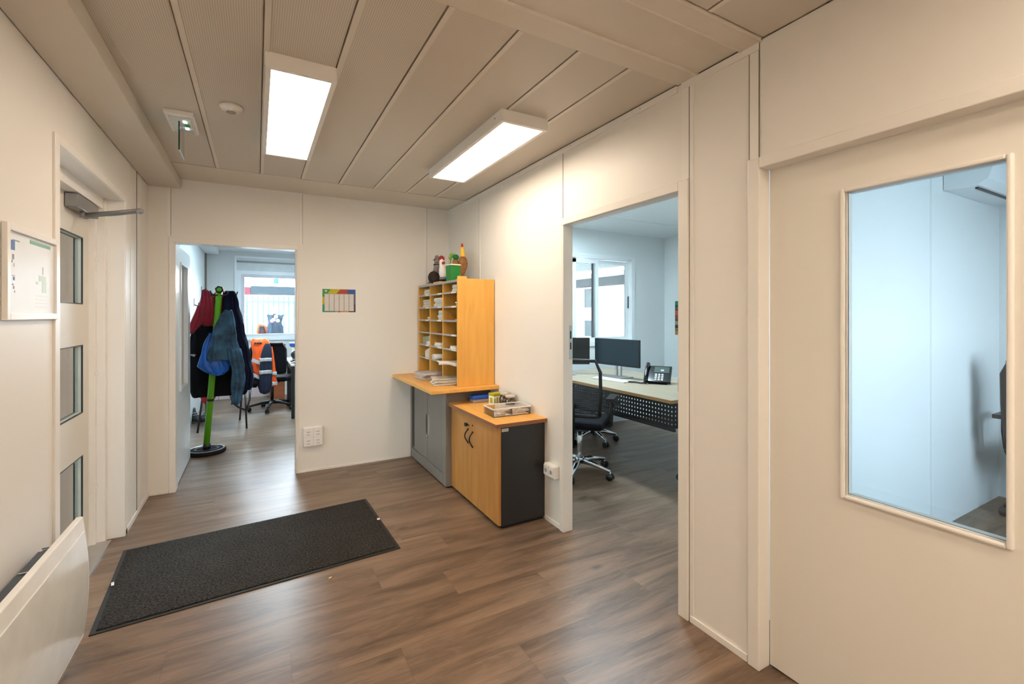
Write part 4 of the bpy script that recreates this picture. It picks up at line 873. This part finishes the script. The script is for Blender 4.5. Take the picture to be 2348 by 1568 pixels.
c_ = tag(empty('work_gloves', (-.09, 7.3, .75)), 'orange and black work gloves bundle beside the jacket on the office chair', 'gloves')
b = M(); garment(b, rows_px(7.3, [(856, 567, 580, .03), (866, 564, 582, .05), (873, 566, 580, .04)]), MORG, 2, .008, 3); b.build('top', c_)
b = M(); garment(b, rows_px(7.31, [(872, 568, 590, .04), (880, 569, 592, .05), (888, 572, 588, .03)]), MBKF, 2, .008, 4); b.build('lower', c_)
# office desk
od = tag(empty('office_desk', (.95, 7.3, 0)), 'white topped desk with black leg at the right of the far office', 'desk')
b = M(); b.box(.40, 1.6, 6.86, 8.0, .715, .74, MCOOLT); b.build('tabletop', od, bevel=.003)
for (x, y) in ((.445, 6.92), (.445, 7.94), (1.55, 6.92), (1.55, 7.94)):
    b = M(); b.box(x-.035, x+.035, y-.035, y+.035, 0, .715, MBLK); b.build('leg', od)
b = M(); b.box(.42, .47, 6.95, 7.9, .62, .70, MBLK); b.build('frame', od)
def small(name, x0, x1, y0, y1, z0, z1, m, lab, cat, bev=.003):
    b = M(); b.box(x0, x1, y0, y1, z0, z1, m); return tag(b.build(name, bevel=bev), lab, cat)
small('blue_box', .44, .70, 7.72, 7.94, .93, .98, mat('royal_blue', (.01, .06, .30), .5), 'flat royal blue box on top of a carton on the office desk', 'box')
small('carton', .46, .68, 7.74, 7.92, .7405, .9295, MPAPC, 'pale carton under the royal blue box on the office desk', 'box')
b = M(); b.ell((.56, 7.40, .83), (.13, .10, .09), MCHAR); b.box(.44, .70, 7.32, 7.48, .741, .76, MCHAR); tag(b.build('dark_bag'), 'rounded dark bag lying on the office desk beside the doorway edge', 'bag')
b = M(); T = Matrix.Translation((.56, 7.08, .80)) @ Matrix.Rotation(-.25, 4, 'Y'); b.box(-.16, .16, -.10, .10, 0, .018, MBLKG, T); b.box(-.10, .12, -.08, .08, -.014, 0, MBLK, T); tag(b.build('desk_device'), 'flat black device tilted on the near corner of the office desk', 'device')
small('drawer_cabinet', .18, .40, 8.35, 8.72, 0, .60, wood_mat('reddish_wood', (.26, .07, .025), (.36, .11, .04), 'X'), 'reddish brown wooden drawer block below the office window', 'cabinet')
small('skirting_board_panel', -.55, .1, 9.0, 9.045, 0, .62, mat('pink_beige_panel', (.62, .50, .50), .5), 'pinkish beige low panel on the wall beneath the office window', 'panel')
for (u, v0, v1, yy) in ((444, 684, 702, 7.2), (461, 657, 668, 8.2)):
    pa = Vector((XL+.004, yy, 1.0)); t = (XL)/(SN+(u-1174)/F*CS); 
    z0_ = CAMZ+t*(HZ-v1)/F; z1_ = CAMZ+t*(HZ-v0)/F; yy = t*(CS-(u-1174)/F*SN)
    b = M(); b.box(XL, XL+.012, yy-.02, yy+.02, z0_, z1_, MGREYL); b.tube([(XL+.01, yy, z0_+.02), (XL+.05, yy, z0_), (XL+.06, yy, z0_+.05)], .008, MBLK, seg=8)
    tag(b.build('wall_hook'), 'small dark wall hook on the office wall, '+('nearer one' if u == 444 else 'farther and higher one'), 'hook', 'hooks on the office wall')

# ================================================================ DESK ROOM CONTENT
MDESK = wood_mat('pale_oak_top', (.36, .29, .20), (.45, .37, .265), 'Y', .32)
dk = tag(empty('corner_desk', (3.2, 3.4, 0)), 'pale wood desk with black perforated modesty panel in the right room', 'desk')
b = M(); b.box(2.83, 3.92, 2.52, 4.50, .715, .740, MDESK); b.box(2.828, 2.830, 2.52, 4.50, .716, .739, MEDGE) if False else None
b.build('tabletop', dk, bevel=.002)
b = M(); b.box(2.8275, 2.829, 2.52, 4.50, .714, .740, mat('ochre_edge', (.42, .24, .09), .4)); b.box(2.83, 3.92, 2.5175, 2.5195, .714, .740, bpy.data.materials['ochre_edge']); b.build('edge_band', dk)
# perforated modesty panel: alternate strips with holes
b = M(); hx0, hx1 = 2.876, 2.879; ya_, yb2 = 2.53, 3.90; z0_, z1_ = .505, .712
ph = .034; hw = .013; rowsz = [z0_+.035+.034*i for i in range(5)]
zc = z0_
for z in rowsz:
    b.box(hx0, hx1, ya_, yb2, zc, z-hw/2, MBLK); y = ya_; n = int((yb2-ya_)/ph)
    for k in range(n+1):
        y1_ = min(ya_+ph*(k+1)-hw, yb2); b.box(hx0, hx1, y, y1_, z-hw/2, z+hw/2, MBLK); y = y1_+hw
    zc = z+hw/2
b.box(hx0, hx1, ya_, yb2, zc, z1_, MBLK); b.box(hx0-.004, hx1+.012, ya_, yb2, z0_-.02, z0_, MBLK)
b.build('modesty_panel', dk)
b = M(); hy = 2.545
zc = z0_
for z in rowsz:
    b.box(2.88, 3.88, hy, hy+.003, zc, z-hw/2, MBLK); x = 2.88
    for k in range(int(1.0/ph)+1):
        x1_ = min(2.88+ph*(k+1)-hw, 3.88); b.box(x, x1_, hy, hy+.003, z-hw/2, z+hw/2, MBLK); x = x1_+hw
    zc = z+hw/2
b.box(2.88, 3.88, hy, hy+.003, zc, z1_, MBLK); b.build('modesty_panel', dk)
for (x, y) in ((2.92, 4.44), (3.86, 4.44), (3.86, 2.6)):
    b = M(); b.box(x-.025, x+.025, y-.025, y+.025, 0, .715, MBLK); b.build('leg', dk)
b = M(); b.box(2.90, 2.95, 3.93, 3.98, .0, .715, MBLK); b.build('leg', dk)
def monitor(c, w, h, zc, rz, label, m):
    o = tag(empty('monitor', c, rz, local=True), label, 'monitor', 'monitors on the desk'); o['_o'] = (0., 0., 0.)
    b = M(); b.box(-w/2, w/2, -.012, .012, zc-h/2, zc+h/2, MBLK); b.build('bezel', o, bevel=.004, local=True)
    b = M(); b.box(-w/2+.008, w/2-.008, -.0135, -.012, zc-h/2+.014, zc+h/2-.008, m); b.build('screen', o, local=True)
    b = M(); b.box(-.035, -.012, .012, .045, .02, zc, MCHROME); b.box(.012, .035, .012, .045, .02, zc, MCHROME); b.box(-.035, .035, .03, .045, .02, zc, MALU); b.build('stand', o, local=True)
    b = M(); b.box(-.12, .12, -.08, .13, 0, .012, MALU); b.build('foot', o, bevel=.003, local=True)
    return o
MSCR = mat('dark_screen', (.010, .022, .032), .22, var=.02); 
# right monitor: spans from (3.327,4.04) to (3.40,3.43)
dx, dy = 3.40-3.327, 3.43-4.04
monitor((3.362, 3.735, .7405), .615, .285, .27, math.atan2(dy, dx), 'wide dark monitor on a silver stand at the middle of the pale desk', MSCR)
monitor((3.03, 4.22, .7405), .56, .30, .265, math.atan2(4.05-4.34, 3.26-2.78), 'black monitor cut off by the door frame, left of the wide one', mat('black_screen', (.004, .005, .006), .4))
kb = tag(empty('keyboard', (3.17, 3.60, .7405), math.atan2(dy, dx), local=True), 'slim white keyboard in front of the wide monitor', 'keyboard'); kb['_o'] = (0., 0., 0.)
b = M(); b.box(-.21, .21, -.055, .055, 0, .014, MWHITEP); b.build('case', kb, bevel=.003, local=True)
b = M()
for i in range(15):
    for j in range(4): b.box(-.2+i*.027, -.178+i*.027, -.046+j*.024, -.027+j*.024, .014, .018, MPAPER)
b.build('keys', kb, local=True)
# phone
pn = tag(empty('desk_phone', (3.42, 3.22, .7405), -.95, local=True), 'black desk telephone tilted up on the pale desk', 'phone'); pn['_o'] = (0., 0., 0.)
Tp = Matrix.Rotation(.75, 4, 'X')
b = M(); b.box(-.12, .13, -.10, .10, .0, .03, MBLKG, Matrix.Translation((0, .02, .075)) @ Tp); b.prism([(-.06, 0), (.10, 0), (.07, .13)], 'x', -.08, .10, MBLK); b.build('base', pn, bevel=.004, local=True)
b = M(); b.box(-.03, .11, .01, .085, .030, .034, mat('phone_screen', (.05, .075, .07), .15), Matrix.Translation((0, .02, .075)) @ Tp); b.box(.03, .06, .03, .05, .034, .035, MGREYL, Matrix.Translation((0, .02, .075)) @ Tp); b.build('screen', pn, local=True)
b = M()
for i in range(3):
    for j in range(4): b.box(-.02+i*.03, .0+i*.03, -.085+j*.022, -.07+j*.022, .030, .034, MGREYL, Matrix.Translation((0, .02, .075)) @ Tp)
b.build('keys', pn, local=True)
b = M(); b.tube([Matrix.Translation((0, .02, .075)) @ Tp @ Vector(p_) for p_ in ((-.095, -.11, .045), (-.10, -.06, .06), (-.10, .04, .06), (-.095, .105, .045))], [.022, .015, .015, .022], MBLKG, seg=12); b.build('handset', pn, local=True)
b = M(); b.tube([(-.09, -.08, .012), (-.14, -.10, .01), (-.20, -.06, .01), (-.26, -.09, .012)], .009, MBLK, seg=8); b.build('cord', pn, local=True)
small('black_organiser', 3.20, 3.24, 2.70, 2.78, .7405, .86, MBLK, 'narrow black upright organiser on the desk at the door frame edge', 'organiser')
swivel_chair((2.52, 3.28, 0), math.radians(130), 'black mesh back swivel chair with chrome base before the pale desk', base_m=MCHROME, back_top=1.03, seat_h=.47, r=.30)
sc_ = swivel_chair((3.28, 4.03, 0), .5, 'low black swivel seat on a polished star base tucked under the desk', base_m=MCHROME, back=None, seat_h=.42, arms=False, r=.26)
pc = tag(empty('computer_tower', (2.86, 4.2, 0)), 'light grey computer tower on the floor behind the black mesh chair', 'computer')
b = M(); b.box(2.56, 2.80, 3.86, 4.3, .004, .40, MWHITEP); b.build('case', pc, bevel=.006)
b = M(); b.box(2.58, 2.78, 3.855, 3.8615, .04, .36, MGREYL); b.build('front_grille', pc)
# poster
ps = tag(empty('wall_poster', (XE, 4.42, 1.134)), 'narrow strip of colourful picture tiles on the wall, right of the window', 'poster')
b = M(); xp = XE-.004; cols3 = [(.02, .20, .09), (.01, .10, .05), (.30, .04, .03), (.25, .13, .06), (.34, .03, .02), (.08, .08, .05), (.35, .33, .16), (.05, .02, .04), (.30, .22, .03), (.45, .26, .08)]
for k, cc_ in enumerate(cols3):
    z1_ = 1.60-k*.0465; b.box(xp, XE, 4.12, 4.43, z1_-.0455, z1_, mat('poster_%d' % k, cc_, .5, var=.35, scale=18))
b.build('picture_panel', ps)
b = M()
for k in range(9):
    for j in range(3): b.box(xp, XE, 4.15+j*.09, 4.15+j*.09+random.uniform(.02, .05), 1.66+k*.032, 1.66+k*.032+random.uniform(.008, .02), random.choice([cSl, ck, MGREYL]))
b.build('wall_lettering', ps)
b = M(); b.ell((3.13, 2.66, .05), (.07, .05, .04), MBLK); b.tube([(3.10, 2.64, .04), (3.16, 2.58, .012), (3.26, 2.56, .012)], .010, MCHROME, seg=8); tag(b.build('caster_foot'), 'black foot with chrome edge on the floor at the door frame edge', 'foot')

# ================================================================ SMALL ROOM CHAIR
swivel_chair((4.67, .86, 0), PI*.5, 'dark swivel chair seen at the edge of the right door glass', back=mat('slate_fabric', (.035, .045, .065), .8), seat_h=.48, back_top=1.12, r=.28)

# ================================================================ OUTSIDE
MGRD = mat('outdoor_paving', (.42, .42, .41), .8, var=.1, scale=3)
b = M(); b.box(-14, 16, 9.25, 40, -.25, -.06, MGRD); b.box(-14, -1.05, -12, 9.25, -.25, -.06, MGRD); b.box(-1.05, 16, -12, -1.75, -.25, -.06, MGRD); b.box(3.55, 16, 4.76, 9.25, -.25, -.06, MGRD); st(b, 'ground')
b = M(); b.box(5.2, 16, -1.75, 4.76, -.25, -.06, MGRD); st(b, 'ground_side')
b = M(); b.box(XL-.2, 5.25, YR-.15, 9.25, 2.58, 2.7, MGREYL); st(b, 'roof')
# white neighbour building seen through the desk room window
MFAC = mat('white_render', (.82, .82, .80), .8, var=.02, scale=2)
nb = tag(empty('neighbour_building', (8.6, 14, -.06)), 'white rendered building with teal windows across the yard', 'building')
b = M(); b.box(8.3, 8.6, 4.8, 26, -.06, 2.55, MFAC); b.build('facade', nb)
MTEAL = mat('teal_glazing', (.030, .060, .062), .3, var=.2, scale=3)
for (y0, y1, z0, z1) in ((10.15, 10.55, 1.62, 2.16), (10.15, 10.55, .80, 1.25), (7.9, 8.88, 1.22, 1.92)):
    b = M(); b.box(8.29, 8.3, y0, y1, z0, z1, MTEAL); b.frame('x', 8.27, y0, y1, z0, z1, .05, .03, MFAC); b.build('window', nb)
b = M(); b.box(7.9, 8.32, 4.8, 26, 2.20, 2.42, mat('grey_eaves', (.055, .062, .064), .6)); b.build('eaves', nb)
b = M(); b.box(7.84, 7.90, 4.8, 26, 2.40, 2.52, MFAC); b.build('gutter', nb)
cn = tag(empty('yard_canopy', (4.2, 6.4, 0)), 'grey slatted canopy above the yard outside the desk room window', 'canopy')
b = M()
for k in range(18): b.box(3.6+k*.24, 3.78+k*.24, 4.78, 16, 2.60, 2.64, mat('canopy_slat', (.30, .34, .34), .6) if k == 0 else bpy.data.materials['canopy_slat'])
b.box(3.6, 7.9, 4.76, 16, 2.66, 2.68, bpy.data.materials['canopy_slat']); b.build('slats', cn)
b = M(); b.box(5.42, 5.50, 7.4, 7.48, -.06, 2.60, MFAC); b.build('post', cn)
# wall of the office seen outside + leaning white panel
lp = tag(empty('leaning_panel', (3.95, 5.6, -.06)), 'pale panel leaning outside the left part of the yard window', 'panel')
b = M(); b.prism([(3.62, -.06), (4.02, -.06), (3.90, 1.25), (3.74, 2.2), (3.58, 2.2)], 'y', 5.5, 5.56, mat('pale_sheet', (.10, .12, .13), .9, spec=0)); b.build('sheet', lp)
b = M(); b.prism([(4.02, -.06), (4.06, -.06), (4.0, 1.25), (3.80, 2.2), (3.74, 2.2), (3.90, 1.25)], 'y', 5.48, 5.58, mat('slate_edge', (.030, .04, .045), .6)); b.build('edge', lp)
# fence, canopy and people's clothes outside office window
fe = tag(empty('yard_fence', (1., 13.5, -.06)), 'pale vertical bar fence outside the far office window', 'fence')
MBAR = mat('pale_bar', (.055, .066, .08), .9, spec=0)
b = M(); b.box(-5, 8, 13.48, 13.52, 1.72, 1.78, MBAR); b.box(-5, 8, 13.48, 13.52, .2, .26, MBAR); b.build('rail', fe)
b = M()
for k in range(90): b.box(-3+k*.12, -2.955+k*.12, 13.49, 13.51, -.06, 1.9, MBAR)
o = b.build('bars', fe); o['kind'] = 'stuff'
fb = tag(empty('far_building', (1, 22, -.06)), 'low white building with grey fascia and red end beyond the fence', 'building')
b = M(); b.box(-6, 7.8, 22, 24, -.06, 2.6, MFAC); b.build('wall', fb)
b = M(); b.box(-.22, 7.8, 21.5, 24, 2.26, 2.60, mat('grey_fascia', (.018, .024, .028), .9, spec=0)); b.build('fascia', fb)
b = M(); b.box(-.9, -.23, 21.5, 24, 2.26, 2.55, mat('red_sign_board', (.06, .018, .022), .9, spec=0)); b.build('end_board', fb)
b = M(); b.box(.62, .82, 21.9, 22, 2.74, 2.98, mat('distant_blue', (.03, .06, .10), .9, spec=0)); b.box(.70, .74, 21.93, 21.99, 2.6, 2.74, MFAC); b.build('sign', fb)
# vests on a stand outside
vs_ = tag(empty('vest_dummy', (.55, 10.6, -.06)), 'grey work vest on a post outside the far office window', 'vest')
MVG = mat('slate_vest', (.016, .024, .034), .9, spec=0, var=.3, scale=9)
MORD = mat('faded_orange', (.22, .035, .015), .9, spec=0)
MCHD = mat('matt_dark_cloth', (.012, .015, .016), .9, spec=0)
b = M(); garment(b, rows_px(10.6, [(722, 612, 650, .02), (727, 614, 648, .06), (738, 615, 646, .09), (748, 612, 648, .10), (775, 613, 650, .10), (800, 613, 650, .10)]), MVG, 3, .02, 2); b.build('body', vs_)
b = M(); p_ = at(629, 716, 10.6); b.cyl((p_.x, 10.6, p_.z+.05), (p_.x, 10.6, -.06), .03, MCHAR); b.ell((p_.x, 10.6, p_.z+.03), (.07, .07, .07), mat('tan_knob', (.30, .20, .14), .7)); b.build('post', vs_)
b = M(); 
for (u, v) in ((627, 733), (633, 726), (637, 735), (624, 736)): p_ = at(u, v, 10.45); b.ell(p_, (.035, .02, .035), random.choice([MPAPER, mat('badge_pink', (.45, .05, .25), .5), MTEAL]), seg=10, rin=6)
b.build('badges', vs_)
v2 = tag(empty('vest_dummy', (.15, 10.9, -.06)), 'orange and black work clothing outside the window, left of the grey vest', 'vest')
b = M(); garment(b, rows_px(10.9, [(744, 592, 604, .03), (750, 589, 612, .08), (775, 588, 614, .09), (800, 588, 614, .09)]), MORD, 2, .02, 2); garment(b, rows_px(10.78, [(748, 594, 605, .03), (760, 593, 609, .05), (775, 594, 610, .06), (800, 594, 610, .06)]), MCHD, 2, .01, 2); b.build('body', v2)
b = M(); p_ = at(600, 742, 10.9); b.cyl((p_.x, 10.9, p_.z), (p_.x, 10.9, -.06), .03, MCHAR); b.build('post', v2)
# outside the entrance door (left): porch side wall, planter shrub
b = M(); b.box(-2.6, -1.02, 3.86, 3.96, -.06, 2.6, mat('porch_wall', (.34, .32, .28), .6)); b.box(-2.0, -1.98, 3.857, 3.861, -.06, 2.6, MDARK); st(b, 'wall_porch')
sb = tag(empty('shrub', (-2.9, 4.3, -.06)), 'dark shrub outside the glazed entrance door', 'shrub')
b = M(); b.tube([(-3.1, 3.3, -.06), (-3.1, 3.3, .8)], .04, MNUT, seg=8); b.build('stem', sb)
b = M(); rnd = random.Random(4); MLF = mat('dark_leaf', (.03, .06, .02), .5, var=.4, scale=6)
for k in range(500):
    a = rnd.uniform(0, 2*PI); r = .55*rnd.random()**.5; z = rnd.uniform(.45, 1.55)
    T = Matrix.Translation((-3.1+r*math.cos(a), 3.3+r*math.sin(a), z)) @ Matrix.Rotation(rnd.uniform(0, 6), 4, 'Z') @ Matrix.Rotation(rnd.uniform(-1, 1), 4, 'X')
    b.prism([(-.05, 0), (0, -.018), (.05, 0), (0, .018)], 'z', 0, .002, MLF, T)
b.build('foliage', sb)

# ================================================================ WORLD, CAMERA, VIEW
w = bpy.data.worlds.new('sky'); bpy.context.scene.world = w; w.use_nodes = True
nt = w.node_tree; bg = nt.nodes['Background']; bg.inputs['Strength'].default_value = 18.
tc = nt.nodes.new('ShaderNodeTexCoord'); sp = nt.nodes.new('ShaderNodeSeparateXYZ'); nt.links.new(tc.outputs['Generated'], sp.inputs[0])
rp = nt.nodes.new('ShaderNodeValToRGB'); rp.color_ramp.elements[0].position = .0; rp.color_ramp.elements[0].color = (.86, .93, 1, 1); rp.color_ramp.elements[1].position = .6; rp.color_ramp.elements[1].color = (.72, .87, 1, 1)
nt.links.new(sp.outputs[2], rp.inputs[0]); nt.links.new(rp.outputs[0], bg.inputs['Color'])
def portal(name, loc, sx_, sy_, rot):
    l = bpy.data.lights.new(name, 'AREA'); l.shape = 'RECTANGLE'; l.size = sx_; l.size_y = sy_; l.cycles.is_portal = True
    o = bpy.data.objects.new(name, l); o.location = loc; o.rotation_euler = rot; col.objects.link(o)
portal('office_window_portal', ((ox0+ox1)/2, YO+.2, 1.55), ox1-ox0, 1.1, (-PI/2, 0, 0))
portal('desk_window_portal', ((wx0+wx1)/2, YBB+.16, 1.6), wx1-wx0, wz1-wz0, (-PI/2, 0, 0))
portal('small_window_portal', ((cx0+cx1)/2, YC-.16, 1.52), cx1-cx0, cz1-cz0, (PI/2, 0, 0))
for o in bpy.data.objects:
    if '_o' in o: del o['_o']
cam = bpy.data.cameras.new('camera'); co = bpy.data.objects.new('camera', cam); col.objects.link(co)
co.location = (0, 0, CAMZ); co.rotation_euler = (PI/2, 0, -YAW)
cam.sensor_fit = 'HORIZONTAL'; cam.sensor_width = 36; cam.lens = F/2348*36
cam.shift_y = -(784-HZ)/2348.; cam.clip_start = .02; cam.clip_end = 200
sc = bpy.context.scene; sc.camera = co
sc.view_settings.view_transform = 'Standard'; sc.view_settings.look = 'None'; sc.view_settings.gamma = 1; sc.view_settings.exposure = 0.85
